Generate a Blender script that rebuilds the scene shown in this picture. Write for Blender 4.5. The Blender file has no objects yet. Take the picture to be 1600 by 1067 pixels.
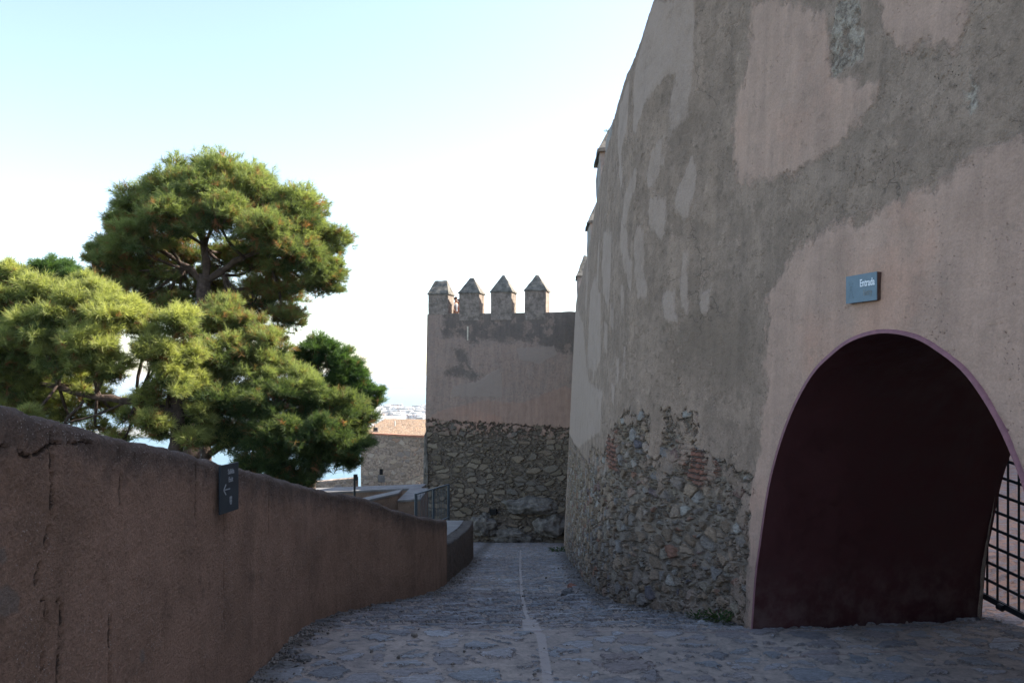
import bpy, bmesh, math, random
import numpy as np
from mathutils import Vector
random.seed(7); rng = np.random.default_rng(7)
S = bpy.context.scene
C = S.collection

# ---------------------------------------------------------------- camera
cam = bpy.data.cameras.new('camera'); co = bpy.data.objects.new('camera', cam); C.objects.link(co)
co.location = (0, 0, 0); co.rotation_euler = (math.radians(90), 0, 0)
cam.sensor_width = 36; cam.lens = 28.8; cam.shift_y = 54.5/1600
cam.clip_start = .05; cam.clip_end = 90000
S.camera = co

# ---------------------------------------------------------------- light
SUN_EL, SUN_PHI = math.radians(40), math.radians(20)     # phi: from +X towards +Y
sd = Vector((math.cos(SUN_EL)*math.cos(SUN_PHI), math.cos(SUN_EL)*math.sin(SUN_PHI), math.sin(SUN_EL)))
W = bpy.data.worlds.new('World'); S.world = W; W.use_nodes = True
wn = W.node_tree; wn.nodes.clear()
sky = wn.nodes.new('ShaderNodeTexSky'); sky.sky_type = 'NISHITA'; sky.sun_disc = False
sky.sun_elevation = SUN_EL; sky.sun_rotation = math.pi/2 - SUN_PHI
sky.altitude = 100; sky.air_density = 1.0; sky.dust_density = 1.0; sky.ozone_density = .6
bg = wn.nodes.new('ShaderNodeBackground'); bg.inputs[1].default_value = .095
wo = wn.nodes.new('ShaderNodeOutputWorld')
hs = wn.nodes.new('ShaderNodeHueSaturation'); hs.inputs['Saturation'].default_value = .9
wn.links.new(sky.outputs[0], hs.inputs['Color']); wn.links.new(hs.outputs[0], bg.inputs[0]); wn.links.new(bg.outputs[0], wo.inputs[0])
sl = bpy.data.lights.new('sun', 'SUN'); so = bpy.data.objects.new('sun', sl); C.objects.link(so)
sl.energy = 4.0; sl.angle = math.radians(.5); sl.color = (1, .93, .82)
so.rotation_euler = sd.to_track_quat('Z', 'Y').to_euler(); so.location = (20, 5, 30)
S.view_settings.view_transform = 'Standard'; S.view_settings.look = 'None'
S.view_settings.gamma = 1; S.view_settings.exposure = 2.02
S.render.engine = 'CYCLES'

# ---------------------------------------------------------------- helpers
def tag(o, label=None, cat=None, group=None, kind=None):
    if label: o['label'] = label
    if cat: o['category'] = cat
    if group: o['group'] = group
    if kind: o['kind'] = kind
    return o
def link(name, me, mat=None, parent=None):
    o = bpy.data.objects.new(name, me); C.objects.link(o)
    if mat is not None: me.materials.append(mat)
    if parent is not None: o.parent = parent
    return o
def empty(name, loc=(0, 0, 0), rz=0):
    o = bpy.data.objects.new(name, None); C.objects.link(o); o.location = loc; o.rotation_euler = (0, 0, rz)
    o.empty_display_size = .2
    return o
def mesh_np(name, V, F, attrs=None, smooth=False):
    V = np.asarray(V, dtype=np.float32); F = np.asarray(F, dtype=np.int32); k = F.shape[1]
    me = bpy.data.meshes.new(name)
    me.vertices.add(len(V)); me.vertices.foreach_set('co', V.ravel())
    me.loops.add(F.size); me.loops.foreach_set('vertex_index', F.ravel())
    me.polygons.add(len(F)); me.polygons.foreach_set('loop_start', np.arange(0, F.size, k, dtype=np.int32))
    me.update(calc_edges=True)
    if smooth: me.polygons.foreach_set('use_smooth', np.ones(len(F), dtype=bool))
    for n, a in (attrs or {}).items():
        a = np.asarray(a, dtype=np.float32)
        if a.ndim == 1: at_ = me.attributes.new(n, 'FLOAT', 'POINT'); at_.data.foreach_set('value', a)
        else: at_ = me.attributes.new(n, 'FLOAT_VECTOR', 'POINT'); at_.data.foreach_set('vector', a.ravel())
    me.validate()
    return me
def grid_faces(nu, nv, off=0, flip=False):
    i, j = np.meshgrid(np.arange(nu-1), np.arange(nv-1), indexing='ij')
    a = (i*nv+j).ravel()+off; b = ((i+1)*nv+j).ravel()+off
    F = np.stack([a, b, b+1, a+1], 1)
    return F[:, ::-1] if flip else F
class BM:
    def __init__(s): s.b = bmesh.new()
    def prism(s, pts, axis_vec, bevel=0):
        """pts: ring of 3D points, extruded by axis_vec"""
        a = [s.b.verts.new(p) for p in pts]; c = [s.b.verts.new(Vector(p)+Vector(axis_vec)) for p in pts]
        n = len(pts); s.b.faces.new(a[::-1]); s.b.faces.new(c)
        for i in range(n): s.b.faces.new((a[i], a[(i+1) % n], c[(i+1) % n], c[i]))
    def box(s, c, size, rz=0):
        x, y, z = [v/2 for v in size]; R = lambda p: (c[0]+p[0]*math.cos(rz)-p[1]*math.sin(rz), c[1]+p[0]*math.sin(rz)+p[1]*math.cos(rz), c[2]+p[2])
        s.prism([R(p) for p in ((-x, -y, -z), (x, -y, -z), (x, y, -z), (-x, y, -z))], (0, 0, size[2]))
    def hexa(s, lo, hi):
        a = [s.b.verts.new(p) for p in lo]; c = [s.b.verts.new(p) for p in hi]; n = len(a)
        s.b.faces.new(a[::-1]); s.b.faces.new(c)
        for i in range(n): s.b.faces.new((a[i], a[(i+1) % n], c[(i+1) % n], c[i]))
    def tube(s, p0, p1, r0, r1=None, n=10, cap=True):
        r1 = r0 if r1 is None else r1; p0 = Vector(p0); p1 = Vector(p1); d = (p1-p0).normalized()
        u = d.orthogonal().normalized(); v = d.cross(u)
        A = [s.b.verts.new(p0+(u*math.cos(t)+v*math.sin(t))*r0) for t in [2*math.pi*k/n for k in range(n)]]
        B = [s.b.verts.new(p1+(u*math.cos(t)+v*math.sin(t))*r1) for t in [2*math.pi*k/n for k in range(n)]]
        for i in range(n): s.b.faces.new((A[i], A[(i+1) % n], B[(i+1) % n], B[i]))
        if cap: s.b.faces.new(A[::-1]); s.b.faces.new(B)
    def bar(s, p0, p1, w, h=None, up=(0, 0, 1)):
        h = h or w; p0 = Vector(p0); p1 = Vector(p1); d = (p1-p0).normalized(); up = Vector(up)
        if abs(d.dot(up)) > .9: up = Vector((1, 0, 0))
        u = d.cross(up).normalized(); v = u.cross(d)
        s.prism([p0+u*a*w/2+v*b*h/2 for a, b in ((-1, -1), (1, -1), (1, 1), (-1, 1))], p1-p0)
    def done(s, name, mat, parent=None, bevel=0, smooth=False, sub=0):
        bmesh.ops.recalc_face_normals(s.b, faces=s.b.faces)
        if bevel: bmesh.ops.bevel(s.b, geom=list(s.b.edges), offset=bevel, segments=2, affect='EDGES', profile=.6)
        me = bpy.data.meshes.new(name); s.b.to_mesh(me); s.b.free()
        if smooth: me.polygons.foreach_set('use_smooth', [True]*len(me.polygons))
        return link(name, me, mat, parent)
def polydist(px, py, poly, yscale=1):
    """signed distance, positive inside"""
    P = np.array(poly); n = len(P); d = np.full(px.shape, 1e9); ins = np.zeros(px.shape, bool)
    for i in range(n):
        a, b = P[i], P[(i+1) % n]; e = b-a; L = e@e+1e-12
        t = np.clip(((px-a[0])*e[0]+(py-a[1])*e[1])/L, 0, 1)
        d = np.minimum(d, np.hypot(px-a[0]-t*e[0], py-a[1]-t*e[1]))
        c = ((a[1] > py) != (b[1] > py)) & (px < e[0]*(py-a[1])/(e[1] if abs(e[1]) > 1e-9 else 1e-9)+a[0])
        ins ^= c
    return np.where(ins, d, -d)
def polys(px, py, L):
    r = np.full(px.shape, -1.0)
    for P in L: r = np.maximum(r, polydist(px, py, P))
    return np.clip(r, -1, 1)
def linedist(px, py, L):
    d = np.full(px.shape, 1.0)
    for P in L:
        P = np.array(P)
        for a, b in zip(P[:-1], P[1:]):
            e = b-a; t = np.clip(((px-a[0])*e[0]+(py-a[1])*e[1])/(e@e+1e-12), 0, 1)
            d = np.minimum(d, np.hypot(px-a[0]-t*e[0], py-a[1]-t*e[1]))
    return d
def vnoise(x, y, seed=0):
    """cheap smooth value noise on numpy arrays"""
    xi = np.floor(x).astype(np.int64); yi = np.floor(y).astype(np.int64); fx = x-xi; fy = y-yi
    fx = fx*fx*(3-2*fx); fy = fy*fy*(3-2*fy)
    def h(a, b):
        n = (a*374761393+b*668265263+seed*1442695041) & 0x7fffffff
        n = ((n ^ (n >> 13))*1274126177) & 0x7fffffff
        return ((n ^ (n >> 16)) & 0xffff)/65535.0
    return (h(xi, yi)*(1-fx)+h(xi+1, yi)*fx)*(1-fy)+(h(xi, yi+1)*(1-fx)+h(xi+1, yi+1)*fx)*fy

# ---------------------------------------------------------------- node helper
class M:
    def __init__(s, name, rough=.9, spec=.3):
        s.m = bpy.data.materials.new(name); s.m.use_nodes = True; s.t = s.m.node_tree; s.t.nodes.clear()
        s.out = s.t.nodes.new('ShaderNodeOutputMaterial'); s.bs = s.t.nodes.new('ShaderNodeBsdfPrincipled')
        s.bs.inputs['Roughness'].default_value = rough; s.bs.inputs['Specular IOR Level'].default_value = spec
        s.t.links.new(s.bs.outputs[0], s.out.inputs[0])
    def put(s, inp, v):
        if isinstance(v, bpy.types.NodeSocket): s.t.links.new(v, inp)
        elif isinstance(v, (tuple, list)) and len(v) == 3 and inp.type == 'RGBA': inp.default_value = (*v, 1)
        else: inp.default_value = v
    def attr(s, n, vec=False):
        a = s.t.nodes.new('ShaderNodeAttribute'); a.attribute_name = n; return a.outputs['Vector' if vec else 'Fac']
    def obj(s):
        return s.t.nodes.new('ShaderNodeTexCoord').outputs['Object']
    def math(s, op, a, b=0.0, c=0.0, clamp=False):
        n = s.t.nodes.new('ShaderNodeMath'); n.operation = op; n.use_clamp = clamp
        s.put(n.inputs[0], a); s.put(n.inputs[1], b); s.put(n.inputs[2], c); return n.outputs[0]
    def add(s, a, b): return s.math('ADD', a, b)
    def mul(s, a, b): return s.math('MULTIPLY', a, b)
    def sub(s, a, b): return s.math('SUBTRACT', a, b)
    def vm(s, op, a, b):
        n = s.t.nodes.new('ShaderNodeVectorMath'); n.operation = op; s.put(n.inputs[0], a)
        s.put(n.inputs[3 if op == 'SCALE' else 1], b); return n.outputs[0]
    def noise(s, v, scale, detail=4, rough=.55, dist=0, col=False):
        n = s.t.nodes.new('ShaderNodeTexNoise'); s.put(n.inputs['Vector'], v); n.inputs['Scale'].default_value = scale
        n.inputs['Detail'].default_value = detail; n.inputs['Roughness'].default_value = rough; n.inputs['Distortion'].default_value = dist
        return n.outputs['Color' if col else 'Fac']
    def vor(s, v, scale, feat='F1', rnd=1):
        n = s.t.nodes.new('ShaderNodeTexVoronoi'); n.feature = feat; s.put(n.inputs['Vector'], v)
        n.inputs['Scale'].default_value = scale; n.inputs['Randomness'].default_value = rnd
        return n.outputs
    def rng(s, v, a, b, lo=0.0, hi=1.0, smooth=True):
        n = s.t.nodes.new('ShaderNodeMapRange'); n.interpolation_type = 'SMOOTHSTEP' if smooth else 'LINEAR'
        s.put(n.inputs[0], v)
        for i, x in enumerate((a, b, lo, hi)): s.put(n.inputs[i+1], x)
        return n.outputs[0]
    def mix(s, a, b, f, mode='MIX'):
        n = s.t.nodes.new('ShaderNodeMix'); n.data_type = 'RGBA'; n.blend_type = mode
        s.put(n.inputs[0], f); s.put(n.inputs[6], a); s.put(n.inputs[7], b); return n.outputs[2]
    def ramp(s, v, stops, const=False):
        n = s.t.nodes.new('ShaderNodeValToRGB'); s.put(n.inputs[0], v); e = n.color_ramp.elements
        if const: n.color_ramp.interpolation = 'CONSTANT'
        while len(e) > 1: e.remove(e[-1])
        e[0].position = stops[0][0]; e[0].color = (*stops[0][1], 1)
        for p, c in stops[1:]: q = e.new(p); q.color = (*c, 1)
        return n.outputs[0]
    def sep(s, v):
        n = s.t.nodes.new('ShaderNodeSeparateXYZ'); s.put(n.inputs[0], v); return n.outputs
    def col(s, c): s.put(s.bs.inputs['Base Color'], c); return s
    def bump(s, h, strength=.5, dist=.01):
        n = s.t.nodes.new('ShaderNodeBump'); n.inputs['Strength'].default_value = strength; n.inputs['Distance'].default_value = dist
        s.put(n.inputs['Height'], h); s.t.links.new(n.outputs[0], s.bs.inputs['Normal']); return s
    def disp(s, h, true=True):
        n = s.t.nodes.new('ShaderNodeDisplacement'); n.inputs['Midlevel'].default_value = 0; n.inputs['Scale'].default_value = 1
        s.put(n.inputs['Height'], h); s.t.links.new(n.outputs[0], s.out.inputs['Displacement'])
        s.m.displacement_method = 'BOTH' if true else 'BUMP'; return s

def stonework(m, P, sx, sz, tones, mortar, seedoff=0.0):
    """irregular stones in mortar: returns colour and height 0..1"""
    warp = m.vm('SCALE', m.vm('SUBTRACT', m.noise(P, 3.5*sx/4, 3, .6, col=True), (.5, .5, .5)), .55/sx)
    Q = m.vm('ADD', P, warp)
    Q1 = m.vm('MULTIPLY', m.vm('ADD', Q, (seedoff, seedoff, 0)), (sx, sz, 0))
    e1 = m.vor(Q1, 1, 'DISTANCE_TO_EDGE', .9)['Distance']; c1 = m.vor(Q1, 1, 'F1', .9)['Color']
    Q2 = m.vm('MULTIPLY', m.vm('ADD', Q, (3.3+seedoff, 7.1, 0)), (sx*2.3, sz*1.9, 0))
    e2 = m.vor(Q2, 1, 'DISTANCE_TO_EDGE', 1)['Distance']; c2 = m.vor(Q2, 1, 'F1', 1)['Color']
    r1 = m.sep(c1); r2 = m.sep(c2)
    rough = m.noise(P, 14, 4, .7)
    n = m.mul(m.sub(rough, .5), .10)
    s1 = m.rng(m.add(e1, n), .05, .13); s2 = m.rng(m.add(e2, n), .05, .16)
    small = m.rng(r1[2], .52, .56)                     # some cells break into small stones
    st = m.add(m.mul(s1, m.sub(1, small)), m.mul(m.mul(s2, small), s1))
    tone = m.add(m.mul(r1[0], m.sub(1, small)), m.mul(r2[0], small))
    c = m.ramp(tone, tones)
    fine = m.noise(m.vm('MULTIPLY', P, (1, 2.4, 1)), 22, 5, .7)
    c = m.mix(c, m.mix((.03, .028, .026), (1.0, .96, .9), m.rng(fine, .25, .85)), .55, 'MULTIPLY')
    c = m.mix(c, (2.0, 2.0, 2.0), .45, 'MULTIPLY')
    mort = m.mix(mortar, tuple(x*.55 for x in mortar), m.rng(m.noise(P, 9, 5), .35, .65))
    colr = m.mix(mort, c, st)
    prot = m.add(.45, m.mul(m.add(m.mul(r1[1], m.sub(1, small)), m.mul(r2[1], small)), .55))
    facet = m.mul(m.sub(m.noise(Q, 7*sx/4, 4, .6), .5), .7)
    h = m.add(m.mul(st, m.add(prot, facet)), m.mul(m.sub(fine, .5), .22))
    return colr, h, st

def wall_plaster(name, A, Bc, patchc, smoothc, darkc, tones, mortar, sx, sz, depth, extra=None, far=False):
    m = M(name, .93, .2)
    P = m.attr('wuv', True); O = m.obj()
    big = m.noise(O, .9, 5, .6); mid = m.noise(O, 3.2, 5, .68); sm = m.noise(O, 13, 5, .72); fin = m.noise(O, 70, 4, .7)
    ver = m.noise(m.vm('MULTIPLY', P, (5, .55, 1)), 1.2, 4, .65)
    c = m.mix(A, Bc, m.rng(mid, .36, .66))
    c = m.mix(c, tuple(x*.62 for x in A), m.mul(m.rng(sm, .5, .72), .75))
    c = m.mix(c, tuple(min(1, x*1.35) for x in Bc), m.mul(m.rng(m.noise(O, 5.5, 5, .75), .56, .74), .65))
    c = m.mix(c, darkc, m.mul(m.rng(m.add(m.attr('dark'), m.mul(m.sub(m.add(m.mul(mid, .6), m.mul(sm, .4)), .5), 1.5)), -.05, .30), .62))
    peel = m.mul(m.rng(m.noise(O, 2.1, 5, .72), .535, .55), m.rng(m.noise(O, .7, 2), .42, .5))
    c = m.mix(c, m.mix(tuple(x*1.12 for x in Bc), tuple(x*.8 for x in Bc), m.rng(sm, .35, .65)), m.mul(peel, .6))
    edge = m.add(m.mul(m.sub(m.noise(m.vm('MULTIPLY', P, (1, .6, 1)), 7, 4, .6), .5), .16), m.mul(m.sub(sm, .5), .05))
    pm = m.rng(m.add(m.attr('patch'), m.mul(m.add(edge, m.mul(m.sub(ver, .5), .25)), 1.0)), -.014, .034)
    pc = m.mix(patchc, tuple(x*.86 for x in patchc), m.rng(ver, .38, .64))
    c = m.mix(c, pc, m.mul(pm, m.rng(m.add(m.mul(mid, .6), m.mul(sm, .4)), .32, .56, .35, .9)))
    smm = m.rng(m.add(m.attr('smooth'), m.add(m.mul(edge, 1.7), m.mul(m.sub(sm, .5), .16))), -.03, .05)
    sc_ = m.mix(smoothc, tuple(x*.84 for x in smoothc), m.rng(mid, .35, .7))
    sc_ = m.mix(sc_, (smoothc[0]*1.12, smoothc[1]*.98, smoothc[2]*.92), m.mul(m.rng(big, .5, .7), .7))
    sc_ = m.mix(sc_, tuple(x*.5 for x in smoothc), m.mul(m.rng(m.noise(O, 9, 5, .75), .60, .75), .5))
    c = m.mix(c, sc_, m.mul(smm, m.rng(m.noise(O, 6, 5, .75), .34, .48, .6, .95)))
    flat = m.math('MAXIMUM', pm, smm)
    # vertical run-off streaks and overall fade
    c = m.mix(c, m.mix((.72, .72, .73), (1.12, 1.1, 1.08), m.rng(ver, .3, .7)), .5, 'MULTIPLY')
    c = m.mix(c, m.mix((.8, .8, .8), (1.12, 1.1, 1.08), m.rng(fin, .3, .7)), .6, 'MULTIPLY')
    # pits and grit
    pit = m.rng(m.vor(O, 34, 'F1')['Distance'], .10, .20); pitsel = m.rng(m.noise(O, 4, 3), .50, .60)
    pits = m.mul(m.sub(1, pit), pitsel)
    c = m.mix(c, (.05, .043, .038), m.mul(pits, m.sub(.75, m.mul(flat, .6))))
    grit = m.rng(m.vor(O, 60, 'F1')['Distance'], .16, .05)
    c = m.mix(c, (.5, .47, .44), m.mul(grit, .28))
    chip = m.rng(m.add(m.attr('chip'), m.mul(edge, 1.3)), -.02, .02)
    c = m.mix(c, m.mix((.2, .155, .12), (.46, .38, .30), m.rng(m.noise(O, 11, 5, .75), .38, .6)), m.mul(chip, m.rng(sm, .36, .5)))
    hpl = m.add(m.add(m.mul(m.sub(big, .5), .05), m.mul(m.sub(mid, .5), .028)),
                m.add(m.mul(m.sub(sm, .5), m.sub(.020, m.mul(flat, .012))), m.mul(m.sub(fin, .5), m.sub(.0065, m.mul(flat, .003)))))
    hpl = m.add(hpl, m.add(m.mul(pits, -.012), m.mul(grit, .002)))
    hpl = m.add(hpl, m.add(m.mul(flat, .006), m.mul(m.mul(chip, m.sub(sm, .62)), .07)))
    hpl = m.add(hpl, m.mul(m.mul(peel, m.sub(1, flat)), -.006))
    hv = m.vor(m.vm('ADD', O, m.vm('SCALE', m.noise(O, 3, 3, .6, col=True), .5)), 1.1, 'DISTANCE_TO_EDGE')['Distance']
    hair = m.mul(m.rng(hv, .008, .001), m.mul(m.rng(m.noise(O, .9, 2), .52, .6), m.sub(1, m.mul(flat, .85))))
    c = m.mix(c, (.06, .05, .043), m.mul(hair, .45)); hpl = m.add(hpl, m.mul(hair, -.004))
    if extra: c, hpl = extra(m, c, hpl, P, O)
    # rubble zone
    rc, rh, st = stonework(m, P, sx, sz, tones, mortar)
    bt = m.t.nodes.new('ShaderNodeTexBrick'); m.put(bt.inputs['Vector'], m.vm('ADD', P, m.vm('SCALE', m.noise(P, 9, 3, col=True), .035)))
    for k, v in (('Scale', 1), ('Brick Width', .2), ('Row Height', .052), ('Mortar Size', .008), ('Mortar Smooth', .5), ('Bias', 0)): bt.inputs[k].default_value = v
    bt.inputs['Color1'].default_value = (.27, .12, .08, 1); bt.inputs['Color2'].default_value = (.19, .10, .075, 1); bt.inputs['Mortar'].default_value = (.17, .14, .12, 1)
    bm = m.mul(m.rng(m.add(m.attr('brick'), edge), -.03, .02), m.rng(m.noise(P, 6, 4), .38, .45))
    rc = m.mix(rc, m.mix(bt.outputs['Color'], (.1, .08, .07), m.rng(sm, .5, .7)), bm); rh = m.add(m.mul(rh, m.sub(1, bm)), m.mul(m.sub(1.1, bt.outputs['Fac']), bm))
    jag = m.add(m.mul(m.sub(m.noise(m.vm('MULTIPLY', P, (1.6, 1, 1)), 6, 4, .65), .5), .34), m.mul(edge, .6))
    rsd = m.add(m.attr('rub'), jag)
    rm = m.rng(rsd, -.008, .010)
    smear = m.mul(m.rng(rsd, .50, .05), m.rng(m.noise(P, 4, 5, .65), .48, .53))       # leftovers of plaster over the stones
    rm = m.mul(rm, m.sub(1, m.mul(smear, m.rng(rsd, .0, .06))))
    c = m.mix(c, rc, rm)
    hr = m.add(-.75*depth, m.mul(rh, depth))
    h = m.add(m.mul(hpl, m.sub(1, rm)), m.mul(hr, rm))
    m.col(c).disp(h)
    return m.m

# ---------------------------------------------------------------- site functions
def pchip(x, xs, ys, k=.35):
    n = 7
    return sum(np.interp(x+d, xs, ys) for d in np.linspace(-k, k, n))/n
FT = np.array([[-8,6.1],[4,2.71],[6,2.145],[6.7,1.95],[7.3,1.82],[7.8,1.55],[8.3,1.27],[9.0,1.08],[10,1.02],[11.5,1.03],[14,1.13],[20,1.34],[25,1.62],[30,1.9],[40,2.55]])
def FX(Y): return pchip(Y, FT[:, 0], FT[:, 1])                      # foot of the fortress wall
def BT(Y): return np.interp(Y, [5, 10, 13, 19, 30], [.03, .045, .045, .065, .05])
def GZ(Y): return np.where(Y < 6.6, -2.05+.05*(6.6-Y), -(.875+.178*Y))   # lane level
def WX(Y, z): return FX(Y)+BT(Y)*(z-GZ(Y))
ND = np.array([.9623, .2723])                                       # inward normal of the straight wall by the arch
TD = 2.27                                                           # depth of the passage

TONES = [(0, (.15, .11, .08)), (.2, (.21, .155, .11)), (.38, (.30, .22, .155)), (.5, (.18, .15, .13)), (.62, (.27, .22, .16)), (.74, (.18, .16, .15)), (.86, (.33, .30, .26)), (.93, (.25, .13, .085)), (1, (.12, .11, .12))]
def crown_stain(m, c, h, P, O):
    return c, h
mat_wall = wall_plaster('weathered_plaster', (.255, .185, .138), (.345, .25, .187), (.41, .308, .245), (.46, .31, .235), (.205, .15, .11), TONES, (.28, .225, .175), 6.2, 9.0, .06)
TT = [(0, (.12, .095, .07)), (.2, (.18, .145, .105)), (.42, (.24, .19, .14)), (.6, (.15, .13, .11)), (.8, (.26, .21, .155)), (1, (.18, .135, .1))]
mat_tower = wall_plaster('tower_plaster', (.32, .24, .195), (.36, .255, .20), (.36, .28, .23), (.38, .25, .19), (.085, .08, .072), TT, (.17, .135, .105), 2.3, 4.6, .10)
TB = [(0, (.20, .16, .13)), (.3, (.34, .26, .20)), (.5, (.42, .33, .25)), (.7, (.26, .22, .20)), (.85, (.48, .39, .31)), (1, (.36, .21, .15))]
def simple_stone(name, sx, sz, tones, mortar, depth, true=False):
    m = M(name, .95, .2); P = m.attr('wuv', True); c, h, st = stonework(m, P, sx, sz, tones, mortar)
    m.col(c).disp(m.mul(h, depth), true); return m.m
mat_bastion = simple_stone('bastion_rubble', 3.0, 4.6, TB, (.42, .32, .25), .06)
mat_bastion_top = simple_stone('bastion_terrace_rubble', 4, 4, [(0, (.13, .085, .055)), (.5, (.36, .24, .15)), (1, (.24, .14, .085))], (.34, .25, .18), .16)

def render_mat(name, base, dark, scale=1.0, agg=True, crack=False):
    m = M(name, .94, .2); O = m.obj(); P = m.attr('wuv', True)
    mid = m.noise(O, 1.8, 4, .65); sm = m.noise(O, 9, 5, .7); fin = m.noise(O, 60, 4, .75)
    c = m.mix(base, dark, m.rng(mid, .36, .68))
    ver = m.noise(m.vm('MULTIPLY', P, (4, .35, 1)), 1.3, 4, .6)
    c = m.mix(c, m.mix((.75, .74, .74), (1.1, 1.08, 1.07), m.rng(ver, .32, .66)), .4, 'MULTIPLY')
    c = m.mix(c, tuple(x*.55 for x in dark), m.mul(m.rng(m.noise(O, 4, 5, .75), .55, .72), .6))
    c = m.mix(c, m.mix((.72, .72, .72), (1.25, 1.22, 1.2), m.rng(fin, .3, .7)), .7, 'MULTIPLY')
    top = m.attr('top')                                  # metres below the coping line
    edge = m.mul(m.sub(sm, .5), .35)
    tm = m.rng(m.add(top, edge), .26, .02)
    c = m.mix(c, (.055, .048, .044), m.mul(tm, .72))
    g = m.vor(O, 75, 'F1'); gr = m.rng(g['Distance'], .30, .12); gs = m.rng(m.sep(g['Color'])[0], .62, .70)
    zone = m.math('MAXIMUM', tm, m.rng(m.noise(O, 1.5, 4), .45, .6))
    gm = m.mul(m.mul(gr, gs), zone)
    c = m.mix(c, (.44, .38, .34), m.mul(gm, .8))
    h = m.add(m.add(m.mul(m.sub(mid, .5), .03), m.mul(m.sub(sm, .5), .02)), m.add(m.mul(m.sub(fin, .5), .014), m.mul(gm, .005)))
    h = m.add(h, m.mul(m.mul(m.sub(m.noise(O, 25, 5, .8), .5), tm), .02))
    if crack:
        ck = m.add(m.attr('crack'), m.mul(m.sub(m.noise(O, 11, 5, .7), .5), .05))
        cm = m.rng(ck, .008, .001); jt = m.rng(m.add(m.attr('joint'), m.mul(m.sub(sm, .5), .018)), .012, .001)
        c = m.mix(c, (.04, .032, .028), m.math('MAXIMUM', m.mul(cm, .8), m.mul(jt, .55)))
        pl = m.rng(m.add(m.attr('plug'), m.mul(m.sub(sm, .5), .03)), -.01, .01)
        c = m.mix(c, (.17, .145, .125), m.mul(pl, .6))
        h = m.add(h, m.add(m.mul(cm, -.016), m.mul(jt, -.008)))
    m.col(c).disp(h, crack); return m.m
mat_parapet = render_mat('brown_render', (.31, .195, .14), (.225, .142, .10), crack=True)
mat_ramp = render_mat('ramp_render', (.24, .165, .125), (.17, .12, .092))
def ledge_mat():
    m = M('pale_ledge_mortar', .9, .25); O = m.obj()
    c = m.mix((.20, .19, .185), (.14, .13, .125), m.rng(m.noise(O, 2.5, 5, .7), .35, .65))
    m.col(c).disp(m.mul(m.noise(O, 30, 4, .7), .01), False); return m.m
mat_ledge = ledge_mat()

def pavement_mat():
    m = M('cobbled_paving', .72, .4); P = m.attr('wuv', True); O = m.obj()
    warp = m.vm('SCALE', m.vm('SUBTRACT', m.noise(P, 2.6, 5, .62, col=True), (.5, .5, .5)), .75)
    Q = m.vm('ADD', m.vm('MULTIPLY', P, (1, 1, 0)), warp)
    v1 = m.vor(Q, 1.0, 'DISTANCE_TO_EDGE', .95)['Distance']; cc = m.vor(Q, 1.0, 'F1', .95)['Color']; r = m.sep(cc)
    rough = m.noise(O, 16, 4, .7)
    e = m.add(v1, m.mul(m.sub(rough, .5), .14))
    thr = m.add(.06, m.mul(r[2], .12))
    st = m.rng(e, thr, m.add(thr, .03)); steep = m.attr('steep')
    tone = m.ramp(r[0], [(0, (.19, .20, .21)), (.25, (.29, .29, .29)), (.45, (.25, .215, .205)), (.6, (.16, .165, .175)), (.75, (.31, .275, .26)), (.88, (.37, .375, .38)), (1, (.23, .175, .155))])
    lay = m.noise(m.vm('MULTIPLY', O, (4, 14, 4)), 3, 5, .7, 1.2)
    tone = m.mix(tone, m.mix((.55, .55, .57), (1.35, 1.35, 1.38), m.rng(lay, .32, .68)), .75, 'MULTIPLY')
    mort = m.mix((.37, .30, .25), (.25, .21, .18), m.rng(m.noise(O, 6, 5, .7), .36, .64))
    c = m.mix(mort, tone, m.mul(st, .9))
    rim = m.mul(m.rng(e, m.sub(thr, .05), thr), m.sub(1, st))
    c = m.mix(c, (.075, .068, .065), m.mul(rim, m.mul(m.rng(m.noise(O, 5, 4), .4, .6), m.add(.55, m.mul(steep, .4)))))
    c = m.mix(c, m.mix((.7, .7, .7), (1.2, 1.2, 1.2), m.rng(m.noise(O, 45, 4, .7), .3, .7)), .55, 'MULTIPLY')
    c = m.mix(c, m.mix((.78, .78, .8), (1.15, 1.13, 1.1), m.rng(m.noise(O, .8, 4), .35, .65)), .6, 'MULTIPLY')
    wht = m.rng(m.noise(O, 2.2, 5, .72), .675, .73); c = m.mix(c, (.55, .55, .56), m.mul(wht, .55))
    sp = m.rng(m.add(m.attr('strip'), m.mul(m.sub(rough, .5), .03)), .004, -.006)
    c = m.mix(c, m.mix((.42, .35, .31), (.3, .255, .23), rough), m.mul(sp, .8))
    court_light = m.attr('court'); c = m.mix(c, m.mix((.68, .46, .35), (.64, .57, .55), st), m.mul(court_light, .75))  # court paving coloured paler and warmer to paint in its brighter light
    jn = m.rng(m.add(m.attr('joint'), m.mul(m.sub(rough, .5), .02)), .022, .008)
    c = m.mix(c, (.22, .15, .13), m.mul(jn, .6))
    foot_dark = m.rng(m.add(m.attr('edge'), m.mul(m.sub(m.noise(O, 5, 4), .5), .35)), .30, .02)  # paving darker along the foot of both walls
    c = m.mix(c, (.085, .07, .058), m.mul(foot_dark, .75))
    h = m.add(m.mul(st, m.add(.012, m.mul(m.sub(r[1], .5), .013))), m.add(m.mul(m.sub(lay, .5), m.mul(st, .018)), m.mul(m.sub(rough, .5), .008)))
    h = m.add(h, m.mul(m.sub(m.noise(O, 2.5, 3), .5), .02))
    h = m.mul(h, m.add(1, m.mul(steep, .9)))
    h = m.mul(h, m.sub(1, m.mul(sp, .7)))
    h = m.sub(h, m.mul(jn, .006))
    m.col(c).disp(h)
    m.put(m.bs.inputs['Roughness'], m.sub(.9, m.mul(st, .25)))
    return m.m
mat_pave = pavement_mat()

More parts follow.
